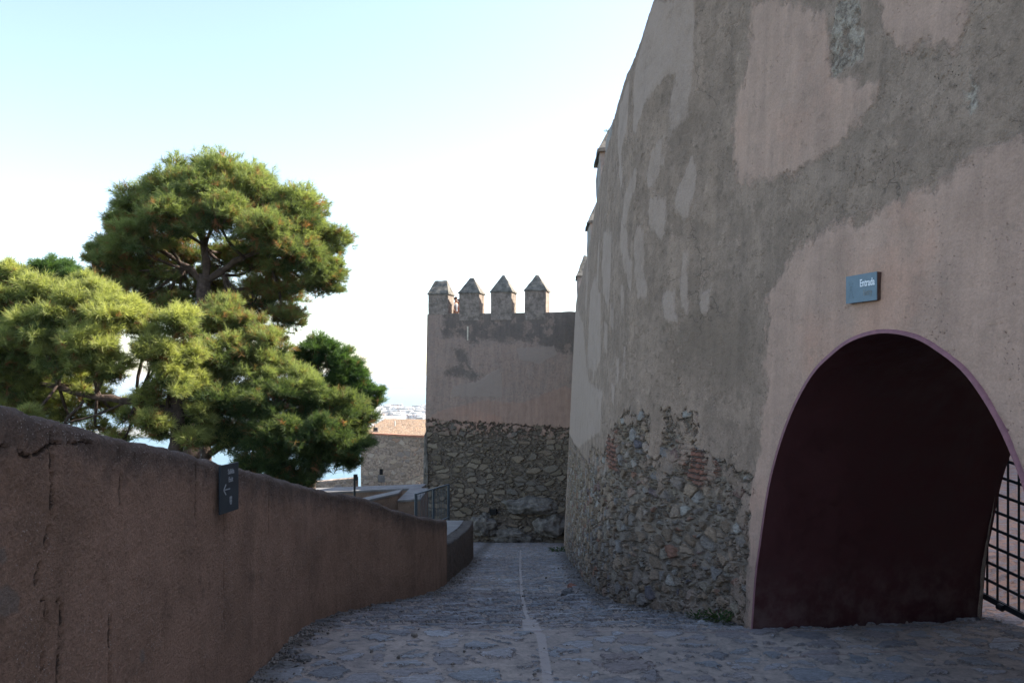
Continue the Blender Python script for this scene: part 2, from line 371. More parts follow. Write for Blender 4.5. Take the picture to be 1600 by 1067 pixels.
def plain(name, col, rough=.6, metal=0, var=.15, scale=20, bump=.002, spec=.4):
    m = M(name, rough, spec); O = m.obj(); n = m.noise(O, scale, 6, .65)
    c = m.mix(tuple(x*(1-var) for x in col), tuple(min(1, x*(1+var)) for x in col), m.rng(n, .3, .7))
    m.col(c); m.bs.inputs['Metallic'].default_value = metal
    if bump: m.disp(m.mul(n, bump), False)
    return m.m
def lining_mat():
    m = M('maroon_painted_steel', .55, .35); O = m.obj()
    n = m.noise(O, 2.5, 5, .7); c = m.mix((.045, .012, .013), (.062, .018, .019), m.rng(n, .35, .65))
    z = m.sep(O)[2]; dust = m.mul(m.rng(z, -1.35, -2.1), m.rng(m.noise(O, 7, 5, .7), .35, .7))
    c = m.mix(c, (.15, .11, .10), m.mul(dust, .45))
    c = m.mix(c, (.22, .17, .16), m.rng(m.noise(O, 9, 5, .8), .72, .76))
    m.col(c).disp(m.mul(m.noise(O, 3, 3), .006), False)
    m.put(m.bs.inputs['Roughness'], m.rng(n, .3, .7, .45, .75)); return m.m
mat_lining = lining_mat()
mat_rim = plain('mauve_rim_paint', (.21, .088, .10), .6, 0, .18, 14)
mat_iron = plain('black_iron', (.022, .024, .028), .5, .2, .25, 30)
mat_rail = plain('grey_blue_iron', (.055, .07, .085), .5, .2, .2, 30)
mat_plate = plain('slate_blue_plate', (.115, .17, .21), .42, .1, .08, 12, .0005)
mat_plate_side = plain('rusty_plate_edge', (.07, .035, .025), .8, 0, .4, 25)
mat_white = plain('white_lettering', (.82, .84, .86), .6, 0, .03, 20, 0)
mat_faded = plain('worn_lettering', (.20, .21, .20), .7, 0, .3, 60, 0)
mat_darkplate = plain('charcoal_plate', (.045, .055, .065), .45, .1, .1, 12, .0005)
mat_greylet = plain('grey_lettering', (.34, .36, .38), .6, 0, .05, 20, 0)
mat_cap = plain('weathered_cap_mortar', (.145, .13, .108), .95, 0, .45, 5, .03)
mat_shaft = plain('pale_merlon_plaster', (.30, .255, .22), .95, 0, .3, 4, .03)
mat_bark = plain('pine_bark', (.075, .052, .042), .95, 0, .45, 9, .05)
mat_rock = plain('grey_bedrock', (.15, .13, .11), .95, 0, .5, 3.2, .12)
mat_brick = plain('orange_brick_coping', (.42, .19, .12), .9, 0, .2, 6, .02)

# ---------------------------------------------------------------- paving
def axis(parts):
    a = [parts[0][0]]
    for lo, hi, st in parts: a.extend(list(np.linspace(lo, hi, max(2, int(round((hi-lo)/st))+1))[1:]))
    return np.array(a)
def GP(X, Y):
    z = GZ(Y)
    k = np.clip((X-4.15)/.3, 0, 1); k = k*k*(3-2*k)
    z = z+k*(-.17*np.clip(7.3-Y, 0, 2.2)+.16*np.clip(7.3-Y, 0, 2.2)*0-.03) 
    # inner court: level, not following the lane down
    kc = np.clip((X-4.6)/.8, 0, 1)
    zc = -2.36+.035*np.clip(Y-6, 0, 30)*1.0+.03*np.clip(X-5, 0, 20)
    return z*(1-kc)+zc*kc
xa = axis([(-2.35, 4.4, .0185), (4.4, 30, .12)]); ya = axis([(-6, 5, .11), (5, 10, .0185), (10, 38, .05)])
XX, YY = np.meshgrid(xa, ya, indexing='ij')
ZZ = GP(XX, YY)
n2 = np.where(YY > 6.6, (YY-6.6)*2.1, 0)+np.minimum(YY, 6.6)
n2 = np.where(YY > 6.6, n2*6.0, YY*4.2+6.6*1.8)
wu = np.stack([XX*3.7, n2, XX*0], -1).reshape(-1, 3)
cx = np.interp(YY, [5, 6.5, 6.62, 7.8, 10, 20, 28], [.236, .228, .17, .13, .115, .19, .3]); cw = np.interp(YY, [5, 6.6, 6.62, 7.3, 7.35, 30], [.035, .035, .075, .07, .022, .03])
strip = np.abs(XX-cx)-cw; strip = np.where(YY > 26, 1, strip)
joint = linedist(XX, YY, [[(-1.7, 6.63), (1.9, 6.58)], [(1.95, 5.87), (4.1, 6.3)]])
dl = np.abs(XX-FX(YY)); dr = np.interp(YY, [-6, 7.3, 7.9, 8.95, 9.9, 11.5, 16, 20], [-1.72, -1.72, -1.62, -1.32, -1.0, -.92, -.88, -.92])
edge_ = np.minimum(np.where(YY > 6.8, dl, 1), np.abs(XX-dr))
me = mesh_np('pavement', np.stack([XX, YY, ZZ], -1).reshape(-1, 3), grid_faces(len(xa), len(ya)), dict(wuv=wu, strip=strip.ravel(), joint=joint.ravel(), edge=edge_.ravel(), steep=np.clip((YY.ravel()-6.6)/.4, 0, 1), court=np.clip((XX.ravel()-4.35)/.3, 0, 1)), True)
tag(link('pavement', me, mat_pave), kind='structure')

# ---------------------------------------------------------------- fortress wall
def TOPZ(Y):
    z = np.interp(Y, [-8, 5, 7, 7.8, 8.4, 9, 10.4, 10.7, 12, 12.4, 35, 40], [6.4, 5.6, 5.0, 4.5, 4.05, 3.6, 3.34, 3.18, 3.14, 3.0, 2.78, 2.78])
    return z+(vnoise(Y*1.7, Y*0, 3)-.5)*.10+(vnoise(Y*7, Y*0, 5)-.5)*.035
AC = 5.32; AH = [(0, .285), (.25, .25), (.45, .165), (.7, -.01), (.95, -.35), (1.15, -.82), (1.26, -1.35), (1.31, -1.67), (1.34, -2.25)]
_a = np.array(AH)
def arch_pts(n=90):
    """opening outline as (Y, z), left foot (far) over the crown to the right foot (near)"""
    L = [(AC+a, b) for a, b in AH[::-1]]+[(AC-a, b) for a, b in AH[1:]]
    L = np.array(L); t = np.arange(len(L)); tt = np.linspace(0, len(L)-1, n)
    # Catmull-Rom
    out = []
    for u in tt:
        i = min(int(u), len(L)-2); f = u-i; p0 = L[max(i-1, 0)]; p1 = L[i]; p2 = L[i+1]; p3 = L[min(i+2, len(L)-1)]
        out.append(.5*((2*p1)+(-p0+p2)*f+(2*p0-5*p1+4*p2-p3)*f*f+(-p0+3*p1-3*p2+p3)*f**3))
    return np.array(out)
AP = arch_pts()
def arch_z(Y):
    """height of the opening at Y, or None outside"""
    h = AP[:45][::-1]; Ys = AP[:, 0]; zs = AP[:, 1]; o = np.argsort(Ys)
    return np.interp(Y, Ys[o], zs[o], left=-9, right=-9)
PATCH = [[(8.545,3.925),(7.855,3.608),(7.804,3.105),(7.84,2.798),(7.861,2.423),(7.957,2.432),(8.05,2.378),(8.116,2.252),(8.161,2.307),(8.152,2.659),(8.077,2.841),(8.083,2.978),(8.218,2.975),(8.449,2.929),(8.644,2.775),(8.746,2.696),(8.842,2.522),(8.974,2.812),(8.989,3.208),(8.86,3.503),(8.632,3.744)],[(9.226,3.34),(9.166,2.802),(9.517,2.568),(9.403,2.393),(9.265,2.12),(9.475,2.12),(9.739,2.578),(9.916,2.93),(9.697,3.262)],[(8.215,2.406),(8.182,2.103),(8.263,2.103),(8.362,1.914),(8.482,1.919),(8.545,2.043),(8.461,2.24),(8.317,2.372)],[(7.804,2.086),(7.696,1.919),(7.693,1.741),(7.78,1.621),(7.867,1.478),(7.969,1.62),(8.002,1.708),(7.954,1.861),(7.879,1.965)],[(8.815,2.266),(8.734,2.043),(8.893,1.898),(9.1,1.663),(9.298,1.699),(9.166,1.98),(8.956,2.141)],[(8.434,1.825),(8.116,1.794),(8.068,1.532),(8.113,1.394),(8.209,1.347),(8.377,1.492),(8.452,1.704)],[(8.689,1.603),(8.518,1.493),(8.476,1.043),(8.38,0.928),(8.392,0.775),(8.578,0.818),(8.698,1.044),(8.767,1.375)],[(9.283,1.799),(9.028,1.583),(8.902,1.314),(8.785,1.216),(8.8,0.921),(8.893,0.903),(9.076,1.201),(9.28,1.456)],[(7.858,1.184),(7.801,1.152),(7.78,0.599),(7.843,0.58),(7.894,0.923)],[(8.17,0.805),(7.939,0.831),(7.897,0.511),(8.125,0.538)],[(7.633,0.799),(7.495,0.784),(7.486,0.599),(7.624,0.587)],[(9.826,0.862),(9.583,0.841),(9.556,0.53),(9.745,0.57)],[(9.19,1.018),(9.028,1.0),(8.983,0.636),(9.091,0.63)],[(10.516,0.696),(10.09,0.653),(10.027,0.279),(10.294,0.286)],[(9.298,0.201),(9.118,0.225),(9.088,-0.055),(9.19,-0.112)],[(8.992,0.36),(8.884,0.301),(8.872,-0.053),(8.938,-0.026)],[(9.49,-0.057),(9.247,-0.141),(9.253,-0.312),(9.388,-0.316)],[(12.895,1.547),(11.14,1.131),(10.708,0.232),(11.362,0.036),(13.915,0.13),(14.539,1.476)],[(30.001,1.94),(30.151,2.598),(19.27,1.246),(13.675,-0.04),(10.174,-0.186),(10.249,-0.723),(17.083,-1.52),(30.001,-2.117)],[(10.999,1.962),(9.994,1.752),(9.913,1.159),(10.018,0.802),(10.546,0.974),(11.122,1.471)]]
SMOOTH = [[(7.054,3.24),(6.481,2.977),(5.95,2.603),(5.896,2.169),(5.404,1.929),(5.743,1.629),(6.001,1.592),(6.4,1.558),(7.201,1.673),(7.288,2.281),(7.069,2.73)],[(5.578,2.644),(4.684,2.22),(4.756,1.924),(5.278,2.077)],[(6.775,-2.128),(6.775,-1.387),(6.757,-0.908),(6.67,-0.552),(6.631,-0.021),(6.631,0.611),(6.532,0.755),(6.397,0.88),(6.178,1.004),(5.845,1.082),(5.452,1.069),(4.855,1.164),(4.753,1.244),(4.336,1.277),(3.841,1.314),(3.748,-1.792)]]
RUB = [[(30.001,-2.117),(17.083,-1.52),(12.253,-1.298),(11.458,-0.967),(9.904,-0.912),(9.427,-0.636),(8.86,-0.38),(8.59,-0.369),(8.302,-0.407),(8.266,-0.609),(8.275,-0.775),(8.173,-0.828),(8.059,-0.668),(8.02,-0.492),(8.08,-0.322),(7.945,-0.316),(7.903,-0.46),(7.813,-0.335),(7.624,-0.327),(7.591,-0.652),(7.42,-0.706),(7.204,-0.752),(6.979,-0.793),(6.745,-0.828),(6.76,-0.907),(6.805,-1.552),(6.847,-2.15),(8.254,-2.657),(26.527,-6.466)]]
BRICK = [[(7.837,-0.625),(7.591,-0.664),(7.279,-0.762),(7.324,-0.898),(7.534,-1.024),(7.804,-0.896)],[(9.7,-0.697),(9.121,-0.599),(9.037,-1.038),(9.514,-1.055)]]
CHIP = [[(5.89,2.706),(5.665,2.602),(5.626,2.378),(5.617,2.19),(5.737,2.152),(5.896,2.147),(5.941,2.403)],[(4.729,1.774),(4.666,1.751),(4.639,1.537),(4.699,1.539)]]
DARK = [[(8.203,0.564),(7.591,0.878),(6.712,0.671),(6.658,-0.166),(7.288,-0.296),(7.621,-0.071),(8.116,-0.139)],[(6.718,0.777),(6.589,0.968),(5.854,1.111),(4.834,1.182),(4.657,1.284),(4.336,1.314),(4.339,1.383),(4.75,1.44),(5.251,1.428),(5.731,1.334),(6.658,1.342)]]

ycol = [-6+.25*i for i in range(38)]
y = 3.5
while y < 8.8: ycol.append(y); y += .0155
while y < 37.5: ycol.append(y); y += .0021*y
ycol = np.array(ycol); nz = 440
def wall_sheet(off, detail=True, nz=nz, ycol=ycol):
    """sheet of the wall; off = distance behind the front face. the columns inside the arch start at its crown"""
    t = np.linspace(0, 1, nz)[None, :]
    az = arch_z(ycol)
    z0 = (GZ(ycol)-.35)[:, None]; z1 = TOPZ(ycol)[:, None]
    Z = z0+(z1-z0)*t; Yg = np.repeat(ycol[:, None], nz, 1)
    # vertices just inside the opening slide onto its outline; cells wholly inside are left out by open_faces
    ins = Z < arch_z(Yg)
    near = ins.copy()
    nb = np.zeros_like(ins); o = ~ins
    nb[1:] |= o[:-1]; nb[:-1] |= o[1:]; nb[:, 1:] |= o[:, :-1]; nb[:, :-1] |= o[:, 1:]
    nb2 = nb.copy(); nb2[1:] |= nb[:-1]; nb2[:-1] |= nb[1:]
    q = np.argwhere(ins & nb2)
    if len(q):
        dense = np.stack([np.interp(np.linspace(0, len(AP)-1, 1500), np.arange(len(AP)), AP[:, i]) for i in (0, 1)], 1)
        yy_ = Yg[q[:, 0], q[:, 1]]; zz_ = Z[q[:, 0], q[:, 1]]
        idx = np.argmin((yy_[:, None]-dense[None, :, 0])**2+(zz_[:, None]-dense[None, :, 1])**2, axis=1)
        Yg = Yg.copy(); Yg[q[:, 0], q[:, 1]] = dense[idx, 0]; Z[q[:, 0], q[:, 1]] = np.maximum(dense[idx, 1], -2.4)
    wall_sheet.inside = ins & ~nb2 if detail else ins
    wall_sheet.ins_all = ins
    X = WX(Yg, Z)
    f = np.clip((8.5-Yg)/2, 0, 1)
    return X+off*(ND[0]*f+(1-f)), Yg+off*ND[1]*f, Z
def open_faces(nu, nv, ins, flip=False):
    F = grid_faces(nu, nv, flip=flip); return F[~ins.ravel()[F].all(axis=1)]
X, Y, Z = wall_sheet(0); wall_in = wall_sheet.ins_all.copy()
s_arc = np.concatenate([[0], np.cumsum(np.hypot(np.diff(ycol), np.diff(FX(ycol))))])[:, None]+0*Z
Yf = Y.ravel(); Zf = Z.ravel()
# the top arris is rounded back a little
rnd = np.clip((Z-(TOPZ(ycol)[:, None]-.12))/.12, 0, 1); Xr = X+.10*(1-np.sqrt(1-rnd**2*.98))
att = dict(wuv=np.stack([s_arc, Z, Z*0], -1).reshape(-1, 3), patch=polys(Yf, Zf, PATCH), smooth=polys(Yf, Zf, SMOOTH), rub=polys(Yf, Zf, RUB),
           brick=polys(Yf, Zf, BRICK), chip=polys(Yf, Zf, CHIP), dark=polys(Yf, Zf, DARK))
# small random light patches far along the wall, as on the near part
xb = []
rr = random.Random(4)
for k in range(26):
    yy = rr.uniform(11, 30); zz = rr.uniform(-.2, 2.6); w = yy*.022*rr.uniform(.6, 1.4); hh = rr.uniform(.25, .7)
    xb.append([(yy-w, zz-hh*.5), (yy-w*.2, zz-hh), (yy+w, zz-hh*.3), (yy+w*.8, zz+hh*.6), (yy, zz+hh), (yy-w*.9, zz+hh*.4)])
att['patch'] = np.maximum(att['patch'], polys(Yf, Zf, xb))
me = mesh_np('fortress_wall', np.stack([Xr, Y, Z], -1).reshape(-1, 3), open_faces(len(ycol), nz, wall_in, True), att, True)
fort = link('fortress_wall', me, mat_wall)
tag(fort, 'tall weathered pinkish brown fortress wall with rubble foot and maroon arched passage', 'wall')
# body of the wall: top and rear face
yc2 = np.concatenate([np.arange(-6, 3.4, .4), np.arange(3.4, 7.4, .04), np.arange(7.4, 37.4, .35)])
Xb_, Yb_, Zb_ = wall_sheet(TD-.01, nz=160, ycol=yc2); back_in = wall_sheet.ins_all.copy()
Xf_, Yf_, Zf_ = wall_sheet(.1, nz=160, ycol=yc2)
me = mesh_np('wall_back', np.concatenate([np.stack([Xb_, Yb_, Zb_], -1).reshape(-1, 3)]), open_faces(len(yc2), 160, back_in), dict(wuv=np.stack([Yb_, Zb_, Zb_*0], -1).reshape(-1, 3), **{k: np.full(Xb_.size, -1.0) for k in ('patch', 'smooth', 'rub', 'brick', 'chip', 'dark')}))
link('rear_face', me, mat_wall, fort)
tops = np.stack([np.stack([Xf_[:, -1]-.005, Yf_[:, -1], Zf_[:, -1]], -1), np.stack([Xb_[:, -1], Yb_[:, -1], Zb_[:, -1]], -1)], 1)
me = mesh_np('wall_walk', tops.reshape(-1, 3), grid_faces(len(yc2), 2), dict(wuv=tops.reshape(-1, 3), **{k: np.full(len(yc2)*2, -1.0) for k in ('patch', 'smooth', 'rub', 'brick', 'chip', 'dark')}))
link('wall_top', me, mat_wall, fort)
# the passage: painted steel lining, an arch of constant section
def lining():
    P0 = AP.copy(); P0 = P0[P0[:, 1] > -2.3]
    nrm = np.zeros_like(P0); d = np.gradient(P0, axis=0); L = np.hypot(d[:, 0], d[:, 1])[:, None]
    nrm = np.stack([d[:, 1], -d[:, 0]], 1)/L                      # outward?
    c = np.array([AC, -1.2]); sgn = np.sign(((P0-c)*nrm).sum(1))[:, None]; nrm = nrm*np.where(sgn == 0, 1, sgn)
    inner = P0-nrm*.006; outer = P0+nrm*.020
    def ring(Pr, off):
        X = WX(Pr[:, 0], Pr[:, 1])+off*ND[0]; Y = Pr[:, 0]+off*ND[1]; return np.stack([X, Y, Pr[:, 1]], 1)
    offs = [-.02]+list(np.linspace(0, TD+.02, 24))
    rings_in = [ring(inner, o) for o in offs]; n = len(P0)
    V = np.concatenate(rings_in); F = grid_faces(len(offs), n)
    me = mesh_np('lining', V, F, None, True); a = link('arch_lining', me, mat_lining, fort)
    V = np.concatenate([ring(inner, -.02), ring(outer, -.02), ring(outer, TD+.02), ring(inner, TD+.02)])
    me = mesh_np('rim', np.concatenate([V[:2*n]+0, ring(outer, .03)]), np.concatenate([grid_faces(3, n)]), None, False); link('arch_rim', me, mat_rim, fort)
    me = mesh_np('rim2', V[2*n:], grid_faces(2, n)); link('rear_rim', me, mat_rim, fort)
lining()
# merlons standing on the far part of the wall
def pyramid_cap(b, cx, cy, z, w, d, h, over, rz, ridge=0, rnd=.02):
    R = lambda x, y, zz: (cx+x*math.cos(rz)-y*math.sin(rz), cy+x*math.sin(rz)+y*math.cos(rz), zz)
    w2, d2 = w/2+over, d/2+over
    b.hexa([R(-w2, -d2, z), R(w2, -d2, z), R(w2, d2, z), R(-w2, d2, z)], [R(-w2, -d2, z+.05), R(w2, -d2, z+.05), R(w2, d2, z+.05), R(-w2, d2, z+.05)])
    t = .05+ridge; e = .05
    b.hexa([R(-w2+.015, -d2+.015, z+.052), R(w2-.015, -d2+.015, z+.052), R(w2-.015, d2-.015, z+.052), R(-w2+.015, d2-.015, z+.052)], [R(-t, -e, z+h), R(t, -e, z+h), R(t, e, z+h), R(-t, e, z+h)])
def roughen(o, amp, cuts=3, seed=0):
    me = o.data; b = bmesh.new(); b.from_mesh(me)
    bmesh.ops.subdivide_edges(b, edges=list(b.edges), cuts=cuts, use_grid_fill=True)
    for v in b.verts:
        p = v.co*5.3
        from mathutils import noise as N
        v.co += Vector(N.noise_vector(p+Vector((seed, 0, 0))))*amp
    b.to_mesh(me); b.free()
for k, (my, w, zt, h) in enumerate([(13.35, .95, 3.53, .62), (19.5, 1.1, 3.55, .72), (29.9, 1.2, 3.55, .85)]):
    zb = 2.6; xx = float(WX(np.array(my), np.array(3.2))); rz = -math.atan2(float(FX(np.array(my+.5))-FX(np.array(my-.5))), 1)
    b = BM(); b.box((xx+.30, my, (zb+zt)/2), (.58, w, zt-zb), rz); o = b.done('merlon', mat_shaft, fort); roughen(o, .03, 3, k)
    b = BM(); pyramid_cap(b, xx+.30, my, zt, .58, w, h, .05, rz, .0); o2 = b.done('cap', mat_cap, o); roughen(o2, .022, 3, k+5)
b = BM(); xx = float(WX(np.array(11.2), np.array(3.2))); b.hexa([(xx+.02, 10.75, 3.0), (xx+.6, 10.75, 3.0), (xx+.6, 11.7, 3.0), (xx+.02, 11.7, 3.0)], [(xx+.03, 10.8, 3.36), (xx+.5, 10.8, 3.36), (xx+.5, 11.6, 3.36), (xx+.03, 11.6, 3.36)])
o = b.done('worn_merlon', mat_shaft, fort); roughen(o, .04, 4, 9)

# ---------------------------------------------------------------- battlemented tower
TH = math.radians(13); TU = np.array([math.cos(TH), -math.sin(TH)]); TN = np.array([math.sin(TH), math.cos(TH)])   # along the face, into the tower
TP = np.array([-.683, 35.0])                       # a point of the front face
def tw(u, v, z): return (TP[0]+TU[0]*u+TN[0]*v, TP[1]+TU[1]*u+TN[1]*v, z)
def tpx(px):                                       # u of the face seen in direction px
    k = (px-800)/1280; return (k*TP[1]-TP[0])/(TU[0]-k*TU[1])
UL, UR = tpx(667.5), 3.6
ATT0 = ('patch', 'smooth', 'rub', 'brick', 'chip', 'dark')
def face_sheet(name, pf, us, vs, mat, parent, attrf=None, flip=False):
    A, B = np.meshgrid(us, vs, indexing='ij')
    X, Y, Z = pf(A, B); att = {k: np.full(A.size, -1.0) for k in ATT0}
    att['wuv'] = np.stack([A, B, A*0], -1).reshape(-1, 3)
    if attrf: att.update(attrf(A.ravel(), B.ravel()))
    return link(name, mesh_np(name, np.stack([X+0*A, Y+0*A, Z+0*A], -1).reshape(-1, 3), grid_faces(len(us), len(vs), flip=flip), att, True), mat, parent)
ZB, ZPAR = -7.4, 2.70
def rubz(u): return -1.86-.045*(u-UL)+(-.0)            # top of the bare stone
def tower_att(u, z):
    d = {}
    d['rub'] = np.clip((rubz(u)-z)*.6, -1, 1)
    dk = [[(UL+.62, 2.8), (UL+.62, 1.6), (UL+1.6, 1.7), (UL+2.1, 1.2), (UL+2.6, 1.55), (UL+3.6, 1.35), (UL+4.3, 1.5), (UL+5.3, 1.1), (UL+7.5, .6), (UL+7.5, 2.9)],
          [(UL+1.45, 1.4), (UL+1.9, 1.0), (UL+2.0, .4), (UL+2.65, .05), (UL+2.2, -.25), (UL+1.5, -.05), (UL+.8, .0), (UL+.8, .25), (UL+1.4, .5), (UL+1.1, 1.1)]]
    d['dark'] = polys(u, z, dk)*1.1+.08*(polys(u, z, dk) > 0)
    d['smooth'] = polys(u, z, [[(UL-1, -2.5), (UL+9, -2.9), (UL+9, -.9), (UL+6, -.3), (UL+4.2, -1.0), (UL+2.5, -.9), (UL+.5, -1.4)]])-.1
    d['patch'] = polys(u, z, [[(UL+4.0, 1.2), (UL+5.6, 1.3), (UL+5.8, .9), (UL+4.9, .5), (UL+4.1, .7)], [(UL+1.2, -.4), (UL+2.3, -.2), (UL+3.3, .4), (UL+3.4, -.9), (UL+1.1, -.9)]])
    return d
us = np.arange(UL, UR, .032); vs = np.arange(ZB, ZPAR+.001, .032); vs[-1] = ZPAR
BAT = .012
def lean(z): return (ZPAR-z)*BAT
front = face_sheet('battlement_tower', lambda u, z: (TP[0]+TU[0]*(u-lean(z)*np.clip(1-(u-UL), 0, 1))-TN[0]*lean(z)*1.2, TP[1]+TU[1]*u-TN[1]*lean(z)*1.2, z+(vnoise(u*2.2, u*0, 8)-.5)*.06*(z > ZPAR-.05)), us, vs, mat_tower, None, tower_att)
tag(front, 'square plastered tower with four pointed merlons and a rubble stone foot at the lane end', 'tower')
TDp = 5.2
vs2 = np.linspace(ZB, ZPAR, 90)
face_sheet('left_face', lambda v, z: (TP[0]+TU[0]*(UL-lean(z)*1.0)+TN[0]*(v-lean(z)*1.2*(v < .01)), TP[1]+TU[1]*UL+TN[1]*(v-lean(z)*1.2*(v < .01)), z), np.linspace(0, TDp, 60), vs2, mat_tower, front, lambda v, z: dict(rub=np.clip(-1.86-z, -1, 1)), flip=True)
face_sheet('rear_face', lambda u, z: (TP[0]+TU[0]*u+TN[0]*TDp, TP[1]+TU[1]*u+TN[1]*TDp, z), np.linspace(UL, UR, 30), vs2[::3], mat_tower, front)
# parapet inner side, walk and stone core behind the plaster
b = BM()
b.hexa([tw(UL+.02, .03, ZPAR-.9), tw(UR, .03, ZPAR-.9), tw(UR, .48, ZPAR-.9), tw(UL+.02, .48, ZPAR-.9)], [tw(UL+.02, .03, ZPAR), tw(UR, .03, ZPAR), tw(UR, .48, ZPAR), tw(UL+.02, .48, ZPAR)])
b.hexa([tw(UL+.02, .49, ZPAR-.9), tw(UL+.48, .49, ZPAR-.9), tw(UL+.48, TDp, ZPAR-.9), tw(UL+.02, TDp, ZPAR-.9)], [tw(UL+.02, .49, ZPAR), tw(UL+.48, .49, ZPAR), tw(UL+.48, TDp, ZPAR), tw(UL+.02, TDp, ZPAR)])
b.hexa([tw(UL+.02, .03, ZPAR-1.2), tw(UR, .03, ZPAR-1.2), tw(UR, TDp, ZPAR-1.2), tw(UL+.02, TDp, ZPAR-1.2)], [tw(UL+.02, .03, ZPAR-.905), tw(UR, .03, ZPAR-.905), tw(UR, TDp, ZPAR-.905), tw(UL+.02, TDp, ZPAR-.905)])
b.done('parapet_walk', mat_shaft, front)
def merlon_shaft_mat():
    m = M('stained_merlon_plaster', .95, .2); O = m.obj(); n = m.noise(O, 5, 8, .72)
    c = m.mix((.15, .122, .10), (.30, .235, .19), m.rng(n, .35, .62)); c = m.mix(c, (.62, .58, .52), m.mul(m.rng(m.noise(O, 11, 6, .75), .60, .68), .6))
    m.col(c).disp(m.mul(n, .04), False); return m.m
mat_mshaft = merlon_shaft_mat()
MER = [(669.3, 700, 458.6, 436.5, .22), (717.6, 749, 458.3, 434, .03), (767, 799.5, 457.6, 431, 0), (820, 853, 456.8, 432, 0)]
for i, (xa_, xb_, ye, yt, rdg) in enumerate(MER):
    u0, u1 = tpx(xa_), tpx(xb_); ze = (588-ye)/1280*35.2; zt = (588-yt)/1280*35.5; w = u1-u0; d = .88
    b = BM(); zb = ZPAR-.3 if i else ZPAR-.02
    b.hexa([tw(u0, -.012, zb), tw(u1, -.012, zb), tw(u1, d, zb), tw(u0, d, zb)], [tw(u0, -.012, ze), tw(u1, -.012, ze), tw(u1, d, ze), tw(u0, d, ze)])
    o = b.done('merlon', mat_mshaft, front); roughen(o, .018, 3, i)
    b = BM(); c = tw((u0+u1)/2, d/2, 0); pyramid_cap(b, c[0], c[1], ze, w, d, zt-ze, .045, -TH, rdg); o2 = b.done('cap', mat_cap, o); roughen(o2, .02, 4, i+3)
# arrow slit: pale block coloured as the lit plaster seen through it
b = BM(); us_ = tpx(731); b.hexa([tw(us_-.03, -.035, 1.55), tw(us_+.03, -.035, 1.55), tw(us_+.03, .1, 1.55), tw(us_-.03, .1, 1.55)], [tw(us_-.03, -.035, 2.15), tw(us_+.03, -.035, 2.15), tw(us_+.03, .1, 2.15), tw(us_-.03, .1, 2.15)])
b.done('slit', plain('lit_slit_colour', (.55, .47, .36), .9, 0, .3, 10, .01), front)
# weep hole framed by stones
b = BM(); uh = tpx(772.5); zh = -(799-588)/1280*35
b.hexa([tw(uh-.15, -.26, zh-.1), tw(uh+.14, -.26, zh-.1), tw(uh+.14, .0, zh-.1), tw(uh-.15, 0, zh-.1)], [tw(uh-.15, -.26, zh+.11), tw(uh+.14, -.26, zh+.11), tw(uh+.14, 0, zh+.11), tw(uh-.15, 0, zh+.11)])
b.done('drain_hole', plain('dark_hollow', (.012, .011, .01), 1, 0, .1, 10, 0), front)

# bedrock outcrops under the tower
from mathutils import noise as MN
def rock(name, c, r, seed, mat, flat=1.0, amp=.28, rz=0):
    b = bmesh.new(); bmesh.ops.create_icosphere(b, subdivisions=5, radius=1)
    for v in b.verts:
        p = v.co.normalized(); q = p*1.6+Vector((seed*3.1, seed, 0))
        k = 1+amp*(MN.noise(q)*1.3)+amp*.5*MN.noise(q*2.7)+amp*.22*MN.noise(q*6)
        # faceting
        p = p*k; v.co = Vector((p.x*r[0], p.y*r[1], max(p.z, -.7)*r[2]*flat))
    me = bpy.data.meshes.new(name); b.to_mesh(me); b.free()
    me.polygons.foreach_set('use_smooth', [True]*len(me.polygons))
    o = link(name, me, mat); o.location = c; o.rotation_euler = (0, 0, rz); return o
def on_tower(px, py, v=0):
    u = tpx(px); z = -(py-588)/1280*(35-TU[1]*0); return tw(u, v, z)
tag(rock('boulder', on_tower(829, 789, .05), (1.28, .5, .42), 1, mat_rock, 1, .25, -TH), 'broad smooth grey outcrop built into the tower foot above the others', 'boulder', 'bedrock outcrops at the tower foot')
tag(rock('boulder', on_tower(863, 818, -.1), (.72, .55, .52), 2, mat_rock, 1, .3, -TH), 'sloping grey outcrop in the corner of tower foot and fortress wall', 'boulder', 'bedrock outcrops at the tower foot')
tag(rock('boulder', on_tower(757, 822, .0), (.62, .45, .55), 5, mat_rock, 1, .3, -TH), 'rounded dark outcrop at tower foot beside the end of the low parapet', 'boulder', 'bedrock outcrops at the tower foot')
tag(rock('boulder', on_tower(800, 836, .0), (.9, .4, .32), 8, mat_rock, 1, .3, -TH), 'low dark outcrop at tower foot where the paving ends', 'boulder', 'bedrock outcrops at the tower foot')

